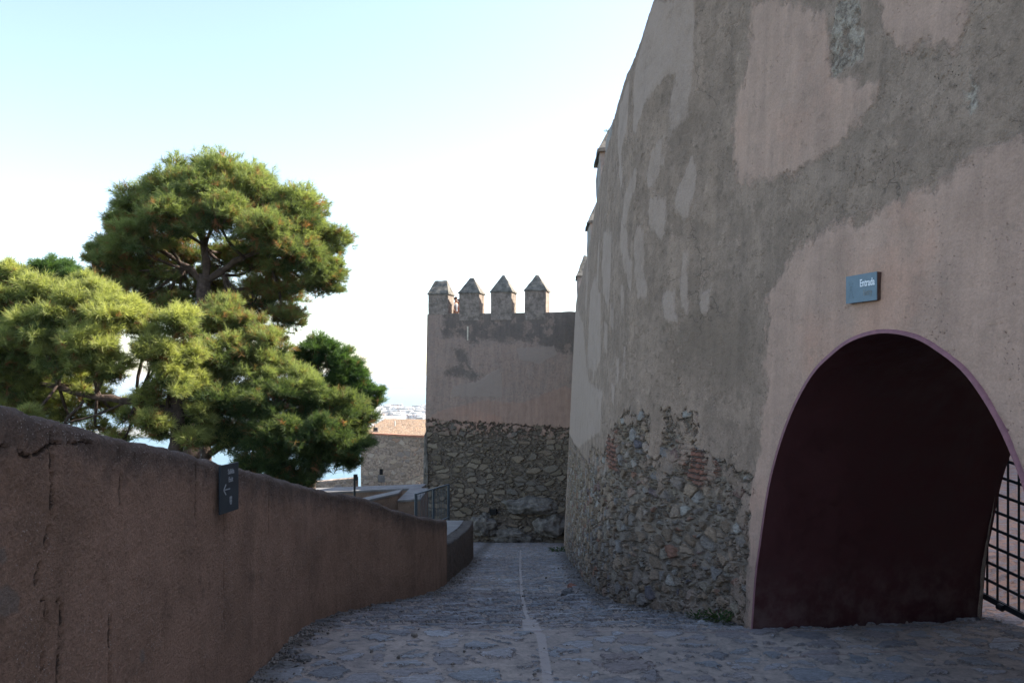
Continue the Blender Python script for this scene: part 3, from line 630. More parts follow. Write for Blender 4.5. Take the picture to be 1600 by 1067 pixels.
# ---------------------------------------------------------------- left parapet wall along the lane
LP = np.array([(-1.95, -6), (-1.85, 0), (-1.75, 3), (-1.72, 5), (-1.70, 6.6), (-1.70, 7.3), (-1.66, 7.8), (-1.50, 8.4), (-1.28, 8.95), (-1.10, 9.5), (-.98, 10.1), (-.93, 10.8), (-.915, 11.5)])
LT = np.array([(-6, 1.7), (2, .10), (2.75, -.077), (3.07, -.155), (3.6, -.262), (4.24, -.388), (5.3, -.60), (7, -.95), (8.35, -1.225), (8.95, -1.447), (9.7, -1.66), (10.5, -1.83), (11.5, -2.01)])
def wall_strip(name, path, top, th, mat, parent=None, step=.02, z0f=None, outer=1.0, crack=True, zstep=.02, H=1.9, endcap=True):
    """parapet: inner face, rounded coping, outer face, swept along a path (x,y)"""
    P = np.array(path, float); seg = np.concatenate([[0], np.cumsum(np.hypot(*np.diff(P, axis=0).T))])
    s = [0.0]
    while s[-1] < seg[-1]:
        yy = np.interp(s[-1], seg, P[:, 1]); s.append(s[-1]+(step if yy > 2 else step*5))
    s = np.array(s); s[-1] = seg[-1]
    k = .3; sm = lambda q: sum(np.interp(np.clip(s+d, 0, seg[-1]), seg, q) for d in np.linspace(-k, k, 7))/7
    px, py = sm(P[:, 0]), sm(P[:, 1]); px[0], py[0], px[-1], py[-1] = P[0, 0], P[0, 1], P[-1, 0], P[-1, 1]
    dx, dy = np.gradient(px), np.gradient(py); L = np.hypot(dx, dy); nx, ny = -dy/L, dx/L       # to the left of travel
    zt = np.interp(py, top[:, 0], top[:, 1]) if top.shape[1] == 2 else None
    zt = zt+(vnoise(s*3, s*0, 11)-.5)*.016+(vnoise(s*12, s*0, 12)-.5)*.010+(vnoise(s*40, s*0, 13)-.5)*.006
    nin = int(H/zstep); prof = []          # (offset leftwards, distance below top)
    for i in range(nin): prof.append((0, H-(H-.05)*i/(nin-1)))
    for a in np.linspace(0, math.pi/2, 6)[1:]: prof.append((.05*(1-math.cos(a)), .05*(1-math.sin(a))))
    for a in np.linspace(math.pi/2, 0, 6): prof.append((th-.05*(1-math.cos(a)), .05*(1-math.sin(a))))
    for q in np.linspace(.15, H*outer, 12): prof.append((th, q))
    prof = np.array(prof)
    O_, D_ = prof[:, 0][None], prof[:, 1][None]
    X = px[:, None]+nx[:, None]*O_; Y = py[:, None]+ny[:, None]*O_; Z = zt[:, None]-D_
    dist = D_-0*X; dist = np.where(O_ > 0, 0, D_)+0*X
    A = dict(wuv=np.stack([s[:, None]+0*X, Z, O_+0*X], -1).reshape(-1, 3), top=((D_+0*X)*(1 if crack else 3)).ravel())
    if crack:
        Yf = Y.ravel(); Zf = Z.ravel(); inn = (O_+0*X).ravel() < .001
        A['crack'] = np.where(inn, linedist(Yf, Zf, CRACKS), 1); A['joint'] = np.where(inn, linedist(Yf, Zf, JOINTS), 1)
        A['plug'] = np.where(inn, polys(Yf, Zf, PLUGS), -1)
    me = mesh_np(name, np.stack([X, Y, Z], -1).reshape(-1, 3), grid_faces(len(s), len(prof)), A, True)
    if endcap:
        b = bmesh.new(); b.from_mesh(me); b.verts.ensure_lookup_table(); n = len(prof)
        b.faces.new([b.verts[(len(s)-1)*n+i] for i in range(n)]); b.faces.new([b.verts[i] for i in range(n)][::-1]); b.to_mesh(me); b.free()
    return link(name, me, mat, parent)
def lu(px, py):
    Y = 1.73*1280/(800-px); return (Y, -(py-588)/1280*Y)
CRACKS = [[lu(*p) for p in L] for L in ([(87, 690), (88, 800), (78, 850), (66, 898), (68, 925), (80, 945), (75, 1000), (72, 1067)], [(97, 938), (104, 950), (102, 1000), (98, 1067)], [(-20, 690), (10, 693), (35, 703), (52, 714), (70, 708), (86, 694), (120, 692), (150, 693)], [(178, 960), (177, 1067)])]
JOINTS = [[lu(*p) for p in L] for L in ([(190, 682), (193, 790)], [(305, 715), (306, 830)], [(348, 800), (348, 1000)], [(416, 742), (416, 830)], [(508, 765), (508, 800)], [(86, 655), (87, 700)])]
PLUGS = [[lu(*p) for p in L] for L in ([(2, 930), (20, 912), (42, 930), (40, 955), (15, 965), (2, 950)], [(8, 860), (18, 853), (22, 875), (14, 885)], [(221, 1015), (228, 1012), (229, 1032), (222, 1035)])]
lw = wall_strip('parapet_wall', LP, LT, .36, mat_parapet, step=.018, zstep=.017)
tag(lw, 'dark brown rendered parapet wall with rounded rough top, cracked, sloping down the lane', 'wall')
# lower parapet piece, further down: broad ledge on top
LP2 = np.array([(-.915, 11.53), (-.90, 12.3), (-.89, 13.4), (-.875, 15), (-.86, 16.6), (-.88, 18.3), (-.93, 20)])
LT2 = np.array([(11.5, -2.34), (13.4, -2.64), (16.4, -3.04), (18.3, -3.28), (20, -3.50)])
low = wall_strip('low_parapet', LP2, LT2, .30, mat_parapet, step=.04, zstep=.03, H=1.6, crack=False)
tag(low, 'low brown parapet with broad grey ledge, below the end of the taller wall', 'wall')
xs = np.linspace(11.56, 20, 60); inx = np.interp(xs, LP2[:, 1], LP2[:, 0])-.25; zt = np.interp(xs, LT2[:, 0], LT2[:, 1])-.012
V = []; 
wl = np.interp(xs, [11.5, 20], [-1.9, -2.0])
for t in (0, 1): V.append(np.stack([inx*(1-t)+wl*t, xs, zt], 1))
V.append(np.stack([wl, xs, zt-1.6], 1))
V = np.stack(V, 1).reshape(-1, 3)
F = grid_faces(len(xs), 3, flip=True); me = mesh_np('ledge', V, F, dict(wuv=V, top=np.ones(len(V))))
link('ledge', me, mat_ledge, low)

# ---------------------------------------------------------------- zigzag ramp walls beyond
def parapet_block(name, poly_top, h, mat_side, label, cat='wall', group=None):
    """polygonal wall block: list of top corners (x,y,z); h downwards"""
    b = BM(); b.hexa([(p[0], p[1], p[2]-h) for p in poly_top], [(p[0], p[1], p[2]-.07) for p in poly_top]); o = b.done(name, mat_side, None)
    me = o.data; n = len(me.vertices); co_ = np.empty(n*3, dtype=np.float32); me.vertices.foreach_get('co', co_); co_ = co_.reshape(-1, 3)
    a = me.attributes.new('wuv', 'FLOAT_VECTOR', 'POINT'); a.data.foreach_set('vector', np.stack([co_[:, 0]+co_[:, 1], co_[:, 2], co_[:, 0]*0], 1).ravel())
    a = me.attributes.new('top', 'FLOAT', 'POINT'); a.data.foreach_set('value', np.where(co_[:, 2] > min(p[2] for p in poly_top)-.4, .25, 1.2).astype(np.float32))
    cen = sum((Vector(p) for p in poly_top), Vector())/len(poly_top)
    b = BM(); e = [Vector(p)+(Vector(p)-cen).normalized()*.03 for p in poly_top]
    b.hexa([(p.x, p.y, p.z-.065) for p in e], [(p.x, p.y, p.z) for p in e]); b.done('ledge', mat_ledge, o, .012)
    return tag(o, label, cat, group)
def at(px, py, Y): return ((px-800)/1280*Y, Y, -(py-588)/1280*Y)
zt = -3.60
parapet_block('ramp_wall', [(-7.2, 26.0, -3.72), (-2.98, 26.5, zt), (-2.9, 27.5, zt), (-7.4, 27.3, -3.75)], 2.6, mat_ramp, 'long low ramp wall with pale grey top running left behind the light post', group='zigzag ramp walls below the lane')
parapet_block('ramp_wall', [(-3.33, 23.9, -3.60), (-2.7, 24.1, -3.60), (-2.70, 26.45, zt-.005), (-3.30, 26.44, zt-.005)], 2.6, mat_ramp, 'short ramp wall with pale top beside the iron railing, joining the long one', group='zigzag ramp walls below the lane')
parapet_block('ramp_wall', [(-4.75, 23.0, -3.62), (-3.40, 24.35, -3.46), (-3.38, 25.2, -3.46), (-4.55, 24.2, -3.62)], 2.6, mat_ramp, 'wedge shaped ramp wall with pale top nearest the brown parapet', group='zigzag ramp walls below the lane')

# iron railing at the top of the side ramp
r0 = empty('railing', (-2.48, 21.1, -4.06), 0)
tag(r0, 'dark blue grey iron railing with thin upright bars at the head of the side ramp', 'railing')
A = Vector((0, 0, 0)); Bv = Vector((.70, 1.9, 0))
for t in (0, .52, 1):
    b = BM(); p = A.lerp(Bv, t); b.box((p.x, p.y, .52), (.055, .055, 1.04), .4); b.done('post', mat_rail, r0, .004)
for z in (1.03, .10):
    b = BM(); b.bar((A.x, A.y, z), (Bv.x, Bv.y, z), .05, .03); b.done('rail', mat_rail, r0)
for k in range(1, 22):
    if k == 11: continue
    p = A.lerp(Bv, k/22*1.0); b = BM(); b.tube((p.x, p.y, .1), (p.x, p.y, 1.02), .0085, n=6); b.done('bar', mat_rail, r0)

# slim light post behind the wall
lp = empty('path_light', at(554, 800, 17)); tag(lp, 'slim black path light post with a small square head behind the brown wall', 'light post')
hz = (800-741)/1280*17
b = BM(); b.tube((0, 0, -1), (0, 0, hz-.1), .022, n=10); b.done('post', mat_iron, lp)
b = BM(); b.box((.02, 0, hz-.06), (.075, .075, .125)); b.done('lamp_head', mat_iron, lp, .006)

# ---------------------------------------------------------------- lower stone bastion
BX0, BX1, BY0, BY1, BZ = -8.0, -4.2, 42.4, 51.5, -3.03
bas = face_sheet('stone_bastion', lambda u, z: (u, BY0+(BX1-u)*.28, z), np.arange(BX0, BX1+2, .05), np.arange(-9.5, BZ+.01, .05), mat_bastion, None)
tag(bas, 'lower rubble stone bastion with sunlit terrace and orange brick edge left of the tower', 'building')
yl = BY0+(BX1-BX0)*.28
face_sheet('left_face', lambda v, z: (BX0-.02, yl+v, z), np.arange(0, 9, .08), np.arange(-9.5, BZ+.01, .08), mat_bastion, bas, flip=True)
A_, B_ = np.meshgrid(np.linspace(BX0, BX1+2, 50), np.linspace(0, 8, 50), indexing='ij')
me = mesh_np('terrace', np.stack([A_, BY0+(BX1-A_)*.28+B_, BZ-.02+0*A_+.05*B_], -1).reshape(-1, 3), grid_faces(50, 50), dict(wuv=np.stack([A_, B_, 0*A_], -1).reshape(-1, 3)), True)
link('terrace', me, mat_bastion_top, bas)
b = BM(); b.hexa([(BX0-.05, yl-.05, BZ-.02), (BX1+.4, BY0-.17, BZ-.16), (BX1+.4, BY0+.15, BZ-.16), (BX0-.05, yl+.3, BZ-.02)], [(BX0-.05, yl-.05, BZ+.06), (BX1+.4, BY0-.17, BZ-.06), (BX1+.4, BY0+.15, BZ-.06), (BX0-.05, yl+.3, BZ+.06)])
b.done('brick_coping', mat_brick, bas)
b = BM(); b.box((BX0+.12, yl+.25, BZ+.10), (.3, .4, .3)); b.done('corner_block', mat_brick, bas, .01)
p = at(597, 736, 43.4); b = BM(); b.box((p[0], BY0+(BX1-p[0])*.28+.03, p[2]), (.17, .16, .30)); b.done('window', plain('dark_window_hollow', (.012, .012, .012), 1, 0, .1, 9, 0), bas)
p = at(597, 747, 43.3); b = BM(); b.box((p[0], BY0+(BX1-p[0])*.28+.0, p[2]), (.36, .10, .36)); b.done('sill', mat_ledge, bas, .01)
ch = empty('chimney_pot', at(587.5, 676, 44.5)); tag(ch, 'small dark chimney pot standing on the sunlit terrace edge', 'chimney')
b = BM(); b.box((0, 0, .06), (.30, .2, .12)); b.done('base', mat_shaft, ch); b = BM(); b.box((-.02, 0, .20), (.22, .2, .16)); b.done('hood', mat_iron, ch)
b = BM(); b.tube((-.07, 0, .28), (-.07, 0, .46), .015, n=6); b.done('flue', mat_iron, ch)
o = BM(); p = at(617, 680, 47); o.tube((p[0], p[1], -3.0), (p[0], p[1], -2.55), .03, n=8); tag(o.done('terrace_post', plain('pale_post_paint', (.6, .58, .55), .7, 0, .05)), 'short pale post standing on the sunlit terrace', 'post')
# rough stone spur between bastion and tower
b = BM(); c0 = tw(UL-.22, .3, 0); b.hexa([tw(UL-.30, -.12, -7.6), tw(UL+.06, -.12, -7.6), tw(UL+.06, 1.3, -7.6), tw(UL-.34, 1.3, -7.6)], [tw(UL-.06, -.10, -2.55), tw(UL+.06, -.10, -2.2), tw(UL+.06, 1.3, -2.2), tw(UL-.06, 1.3, -2.3)])
o = b.done('corner_stones', mat_rock, front); roughen(o, .10, 4, 2)
me_ = None

# low rubble bank wall
xs = np.linspace(-10.5, -7.9, 40); A_, B_ = np.meshgrid(xs, np.linspace(0, 1, 20), indexing='ij')
zt_ = -5.25+.10*(A_+9)
V = np.stack([A_, 41.5+0*A_, zt_-2*(1-B_)], -1).reshape(-1, 3)
bw = link('bank_wall', mesh_np('bank_wall', np.concatenate([V, V+[0, .6, 0]]), np.concatenate([grid_faces(40, 20), grid_faces(40, 20, 800, True), np.array([[i*20+19, (i+1)*20+19, 800+(i+1)*20+19, 800+i*20+19] for i in range(39)])]), dict(wuv=np.concatenate([V[:, [0, 2, 1]]]*2)), True), mat_bastion)
tag(bw, 'low reddish rubble wall beside the lower stone bastion', 'wall')

# ---------------------------------------------------------------- signs
def text_mesh(name, body, size, mat, parent, loc, rot, extrude=.0008, xs=1.0, align='CENTER'):
    cu = bpy.data.curves.new(name, 'FONT'); cu.body = body; cu.size = size; cu.extrude = extrude; cu.align_x = align; cu.align_y = 'CENTER'; cu.resolution_u = 4
    cu.offset = size*.012
    t = bpy.data.objects.new('tmp', cu); C.objects.link(t); dg = bpy.context.evaluated_depsgraph_get(); dg.update()
    me = bpy.data.meshes.new_from_object(t.evaluated_get(dg)); bpy.data.objects.remove(t); bpy.data.curves.remove(cu)
    for v in me.vertices: v.co.x *= xs
    o = link(name, me, None, parent); me.materials.clear(); me.materials.append(mat); o.location = loc; o.rotation_euler = rot; return o
# entrance sign above the arch. local frame: x to the right as read, y up, z out of the plate
ys, zs = 5.476, .588; wdir = Vector((.283, -1, 0)).normalized(); outn = Vector((-ND[0], -ND[1], 0)); sw, sh, st_ = .30, .185, .035
sp = Vector((float(WX(np.array(ys), np.array(zs))), ys, zs))+outn*(st_+.016)
es = empty('entrance_sign', sp); tag(es, 'slate blue sign plate reading Entrada fixed on the plaster above the arch', 'sign')
from mathutils import Matrix
es.rotation_euler = Matrix((wdir, Vector((0, 0, 1)), wdir.cross(Vector((0, 0, 1))))).transposed().to_euler()
b = BM(); b.box((0, 0, -.004), (sw, sh, .006)); b.done('plate', mat_plate, es, .001)
b = BM(); b.box((0, 0, -.0075-st_/2), (sw-.003, sh-.003, st_)); b.done('back_box', mat_plate_side, es)
text_mesh('lettering', 'Entrada', .070, mat_white, es, (.062, .030, .0004), (0, 0, 0), xs=.66)
text_mesh('worn_lettering', 'Entry', .056, mat_faded, es, (.066, -.034, .0003), (0, 0, 0), extrude=.0004, xs=.7)
b = BM()
for k in range(7):                     # worn pictogram of crossed strokes
    t = k/6-.5
    for s_ in (-1, 1): b.box((-.100+s_*t*.045, t*.105, .0004), (.013, .006, .0012))
b.done('pictogram', plain('scratched_paint', (.16, .20, .22), .8, 0, .3, 60, 0), es)

# exit sign on the parapet
Y0 = 4.86; xs_ = -1.73; zc = -.66
ex = empty('exit_sign', (xs_+.05, Y0, zc)); tag(ex, 'upright charcoal sign reading Salida Exit with left arrow on the dark parapet wall', 'sign')
rd = Vector((.16, 1, 0)).normalized(); ex.rotation_euler = Matrix((rd, Vector((0, 0, 1)), rd.cross(Vector((0, 0, 1))))).transposed().to_euler()
b = BM(); b.box((0, 0, 0), (.215, .285, .012)); b.done('plate', mat_darkplate, ex, .0015)
b = BM(); b.box((0, 0, -.03), (.10, .16, .045)); b.done('bracket', mat_iron, ex)
text_mesh('lettering', 'Salida', .042, mat_greylet, ex, (.015, .095, .0066), (0, 0, 0), xs=.8)
text_mesh('lettering', 'Exit', .042, mat_greylet, ex, (.012, .048, .0066), (0, 0, 0), xs=.8)
b = BM(); z_ = .0068
b.box((-.035, -.005, z_), (.075, .0065, .001))
for s_ in (-1, 1): b.bar((-.072, -.005, z_), (-.045, -.005+s_*.030, z_), .0075, .001)
b.done('arrow', mat_greylet, ex)
b = BM(); pts = [(-.013, -.052), (.013, -.052), (.013, -.083), (.008, -.096), (0, -.102), (-.008, -.096), (-.013, -.083)]
b.prism([(x+.012, y, .0062) for x, y in pts[::-1]], (0, 0, .0012)); b.done('crest', mat_greylet, ex)
b = BM(); b.box((.012, -.07, .0076), (.022, .002, .001)); b.box((.012, -.085, .0076), (.018, .002, .001)); b.box((.012, -.075, .0077), (.002, .04, .001)); b.done('crest_lines', mat_darkplate, ex)

# ---------------------------------------------------------------- gate at the far mouth of the passage
G0 = np.array([WX(np.array(6.66), np.array(-2.0))+(TD+.07)*ND[0], 6.66+(TD+.07)*ND[1]])
gt = empty('iron_gate', (float(G0[0]), float(G0[1]), -2.02)); tag(gt, 'black iron grille gate closing the far mouth of the maroon passage', 'gate')
gd = Vector((.2723, -.9623, 0)); slope = -.17
def gp(u, z): return Vector((gd.x*u, gd.y*u, z+slope*u))
WG = 2.75
b = BM(); b.bar(gp(-.08, .06), gp(WG, .06), .03, .05); b.done('bottom_rail', mat_iron, gt)
b = BM(); b.bar(gp(-.08, 2.45), gp(WG, 2.45+.3), .03, .05); b.done('top_rail', mat_iron, gt)
for u in (-.08, WG/2, WG):
    b = BM(); b.bar(gp(u, .0), gp(u, 2.5+.1*u), .05, .03); b.done('stile', mat_iron, gt)
k = 0; u = .016
while u < WG-.05:
    b = BM(); b.tube(gp(u, .07), gp(u, 2.45+.1*u), .010, n=8); b.done('upright_bar', mat_iron, gt); u += .108
for k in range(1, 15):
    z = .06+.158*k; b = BM(); b.bar(gp(-.08, z), gp(WG, z), .012, .024); b.done('cross_bar', mat_iron, gt)
b = BM(); b.tube(gp(.16, .05)+Vector((-.03, -.01, 0)), gp(.21, .05)+Vector((-.03, -.01, 0)), .03, n=12); b.done('wheel', mat_iron, gt)

# unseen wall added beyond the court to keep sun out of the passage
b = BM(); b.hexa([(11, -12, -3), (12.5, -12, -3), (12.5, 34, -3), (11, 34, -3)], [(11.1, -12, 6.9), (12.5, -12, 6.9), (12.5, 34, 6.9), (11.1, 34, 6.9)])
ib = b.done('court_sun_blocker', mat_ramp, None)
for n_, k_ in (('wuv', 'v'), ('top', 'f')):
    a = ib.data.attributes.new(n_, 'FLOAT_VECTOR' if k_ == 'v' else 'FLOAT', 'POINT')
    if k_ == 'f': a.data.foreach_set('value', [1.0]*len(ib.data.vertices))
tag(ib, 'tall brown rendered wall, unseen, added beyond the court to shade the passage', 'wall')


# ---------------------------------------------------------------- terrain, sea, far shore
def hillside_z(X, Y):
    lane = np.where(Y < 37, GZ(np.clip(Y, -50, 37)), GZ(np.array(37.0)))-.5
    z = np.where(X < -1.9, np.minimum(lane, -4.2-.04*Y)-.28*np.clip(-X-2, 0, 12)-.42*np.clip(-X-14, 0, 400), lane)
    z = np.where((X < -1.9) & (X > -4.3), np.maximum(z, lane-1.6), z)
    z = z-.34*np.clip(Y-46, 0, 400)
    z = np.where(X > 30, z-.3*(X-30), z)
    z = z+(vnoise(X*.35, Y*.35, 2)-.5)*.5*(np.abs(X+20) < 18.2)+(vnoise(X*.05, Y*.05, 6)-.5)*4*np.clip((Y-50)/60, 0, 1)
    return np.maximum(z, -118)
xa = axis([(-420, -30, 10), (-30, -2, .5), (-2, 31, 1.5), (31, 420, 12)]); ya = axis([(-120, -6, 6), (-6, 60, .7), (60, 460, 8)])
XX, YY = np.meshgrid(xa, ya, indexing='ij')
def soil_mat():
    m = M('dry_hillside', .95, .2); O = m.obj()
    c = m.mix((.12, .095, .06), (.06, .07, .03), m.rng(m.noise(O, .5, 5, .65), .4, .6)); c = m.mix(c, (.22, .17, .12), m.mul(m.rng(m.noise(O, 4, 5, .7), .5, .7), .6))
    m.col(c).disp(m.mul(m.noise(O, 5, 5, .7), .08), False); return m.m
tag(link('hillside', mesh_np('hillside', np.stack([XX, YY, hillside_z(XX, YY)], -1).reshape(-1, 3), grid_faces(len(xa), len(ya)), None, True), soil_mat()), kind='structure')
def sea_mat():
    m = M('hazy_sea', .28, .5); O = m.obj()
    n = m.noise(m.vm('MULTIPLY', O, (1, 3, 1)), .006, 5, .6)
    c = m.mix((.035, .09, .13), (.05, .12, .15), m.rng(n, .35, .65))
    m.col(c).disp(m.mul(m.noise(O, .08, 3), .8), False); return m.m
SEA = -112
V = [(-80000, -2000, SEA), (80000, -2000, SEA), (80000, 80000, SEA), (-80000, 80000, SEA)]
tag(link('sea', mesh_np('sea', V, [(0, 1, 2, 3)]), sea_mat()), kind='structure')
def land_mat():
    m = M('harbour_quay', .9, .2); O = m.obj()
    c = m.mix((.22, .21, .19), (.12, .13, .12), m.rng(m.noise(O, .012, 5, .7), .4, .6)); c = m.mix(c, (.4, .38, .35), m.rng(m.noise(O, .05, 4, .7), .58, .66)); m.col(c); return m.m
outl = [(-900, 1500), (-330, 1480), (300, 1450), (800, 1600), (900, 2100), (-60, 2380), (-260, 2900), (-430, 3000), (-640, 2950), (-700, 2300)]
b = BM(); b.prism([(x, y, SEA-4) for x, y in outl], (0, 0, 5.5)); tag(b.done('harbour_land', land_mat()), kind='structure')
b = BM(); b.prism([(-420, 3020, SEA-3), (-700, 3050, SEA-3), (-700, 3070, SEA-3), (-420, 3040, SEA-3)], (0, 0, 6)); tag(b.done('breakwater', plain('breakwater_stone', (.25, .24, .23), .9, 0, .2, .01, 0)), 'short thin breakwater line beyond the harbour land', 'breakwater')
b = BM(); b.prism([(-560, 7600, SEA-3), (-1400, 7400, SEA-3), (-1400, 7450, SEA-3), (-560, 7650, SEA-3)], (0, 0, 9))
tag(b.done('breakwater', plain('breakwater_stone', (.25, .24, .23), .9, 0, .2, .01, 0)), 'thin dark line of a mole far out on the hazy sea below the headland', 'breakwater')
# headland
xh = np.linspace(-1750, 600, 60); yh = np.linspace(12000, 13600, 24); XX, YY = np.meshgrid(xh, yh, indexing='ij')
hz_ = SEA-3+(75*np.clip((XX+1750)/900, 0, 1)**.8)*np.sin(np.clip((YY-12000)/1600, 0, 1)*math.pi)**.7*(.75+.5*vnoise(XX/260, YY/260, 4))
tag(link('headland_hills', mesh_np('headland_hills', np.stack([XX, YY, hz_], -1).reshape(-1, 3), grid_faces(60, 24), None, True), plain('far_hills', (.12, .13, .09), .95, 0, .2, .001, 0)), kind='structure')
# port sheds and blocks: far-off town read as one mass
b = BM(); rr = random.Random(11)
for k in range(420):
    y = rr.uniform(1500, 2900); x = rr.uniform(-.27, -.02)*y
    if -760 < x < 500 and not (1900 < y < 2080 and -380 < x < -240):
        b.box((x, y, SEA+1+rr.uniform(3, 8)), (rr.uniform(8, 46), rr.uniform(8, 40), rr.uniform(5, 15)), rr.uniform(-.4, .2))
def town_mat():
    m = M('far_town_walls', .8, .3); n = m.noise(m.obj(), .03, 3, .6); m.col(m.ramp(n, [(0, (.2, .2, .2)), (.42, (.3, .29, .28)), (.5, (.55, .52, .5)), (.58, (.35, .24, .2)), (.66, (.6, .6, .6))], True)); return m.m
tag(b.done('harbour_town', town_mat()), 'hazy harbour town of low pale blocks below the hill, seen left of the tower', 'town', kind='stuff')
b = bmesh.new(); n = 14; hx0, hx1, hy = -352, -262, 1965
rows = [[b.verts.new((x, hy+22-22*math.cos(math.pi*j/n)*1, SEA+1.5+14*math.sin(math.pi*j/n))) for j in range(n+1)] for x in np.linspace(hx0, hx1, 13)]
for i in range(12):
    for j in range(n): b.faces.new((rows[i][j], rows[i+1][j], rows[i+1][j+1], rows[i][j+1]))
b.faces.new(rows[0]); b.faces.new(rows[-1][::-1])
me = bpy.data.meshes.new('hangar'); b.to_mesh(me); b.free()
def roof_mat():
    m = M('ribbed_white_roof', .5, .4); x = m.sep(m.obj())[0]; w = m.math('SINE', m.mul(x, .9)); m.col(m.mix((.75, .74, .72), (.5, .48, .46), m.rng(w, .3, .8))); return m.m
tag(link('harbour_shed', me, roof_mat()), 'long white barrel roofed shed in the hazy harbour below', 'shed')

# ---------------------------------------------------------------- pines
def needle_mat(name, young, old_shade, brown):
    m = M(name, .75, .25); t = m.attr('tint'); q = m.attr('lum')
    c = m.mix(young, old_shade, q); c = m.mix(c, brown, t)
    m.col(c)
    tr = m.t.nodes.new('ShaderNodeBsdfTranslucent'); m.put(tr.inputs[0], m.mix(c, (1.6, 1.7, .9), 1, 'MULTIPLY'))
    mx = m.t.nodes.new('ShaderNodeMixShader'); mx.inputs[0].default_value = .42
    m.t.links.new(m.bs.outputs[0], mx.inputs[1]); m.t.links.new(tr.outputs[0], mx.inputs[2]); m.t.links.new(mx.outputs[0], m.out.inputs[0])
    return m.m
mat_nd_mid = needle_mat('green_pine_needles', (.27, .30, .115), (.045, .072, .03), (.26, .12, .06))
mat_nd = needle_mat('pine_needles', (.40, .40, .15), (.085, .12, .045), (.24, .115, .06))
mat_nd_dark = needle_mat('dark_pine_needles', (.075, .125, .04), (.035, .075, .03), (.16, .085, .05))
def unit(v): return v/np.maximum(np.linalg.norm(v, axis=-1, keepdims=True), 1e-9)
def tufts(tips, dirs, nper, ln, wd, tint, lum, name, mat, parent):
    n = len(tips); T = np.repeat(tips, nper, 0); D = np.repeat(dirs, nper, 0)
    k = rng.normal(size=T.shape); d = unit(D*1.05+unit(k)*.95)
    base = T-D*rng.uniform(0, 1, (len(T), 1))*ln*1.1
    L = ln*rng.uniform(.65, 1.25, (len(T), 1)); side = unit(np.cross(d, rng.normal(size=d.shape)))*wd/2
    tip = base+d*L+np.array([0, 0, -.012])
    V = np.stack([base-side, base+side, tip+side*.35, tip-side*.35], 1).reshape(-1, 3)
    F = np.arange(len(V)).reshape(-1, 4)
    tt = np.repeat(np.repeat(tint, nper)*1.0, 4); ll = np.repeat(np.clip(np.repeat(lum, nper)+rng.normal(0, .12, len(T)), 0, 1), 4)
    return link(name, mesh_np(name, V, F, dict(tint=tt, lum=ll)), mat, parent)
def limb(b, pts, r0, r1, n=8):
    pts = [Vector(p) for p in pts]
    # smooth the polyline
    for _ in range(2):
        q = [pts[0]]
        for a, c in zip(pts[:-1], pts[1:]): q += [a.lerp(c, .25), a.lerp(c, .75)]
        pts = q+[pts[-1]]
    wob = min(.09, (pts[-1]-pts[0]).length*.05)
    pts = [pts[0]]+[p+Vector(MN.noise_vector(p*2.3+Vector((7, 3, 1))))*wob for p in pts[1:-1]]+[pts[-1]]
    rings = []
    u = None
    for i, p in enumerate(pts):
        d = (pts[min(i+1, len(pts)-1)]-pts[max(i-1, 0)]).normalized()
        u = d.orthogonal().normalized() if u is None else (u-d*u.dot(d)).normalized(); v = d.cross(u)
        r = r0+(r1-r0)*i/(len(pts)-1); r *= 1+.12*math.sin(i*1.7)
        rings.append([b.b.verts.new(p+(u*math.cos(t)+v*math.sin(t))*r) for t in [2*math.pi*k/n for k in range(n)]])
    for A, B in zip(rings[:-1], rings[1:]):
        for i in range(n): b.b.faces.new((A[i], A[(i+1) % n], B[(i+1) % n], B[i]))
    b.b.faces.new(rings[0][::-1]); b.b.faces.new(rings[-1])
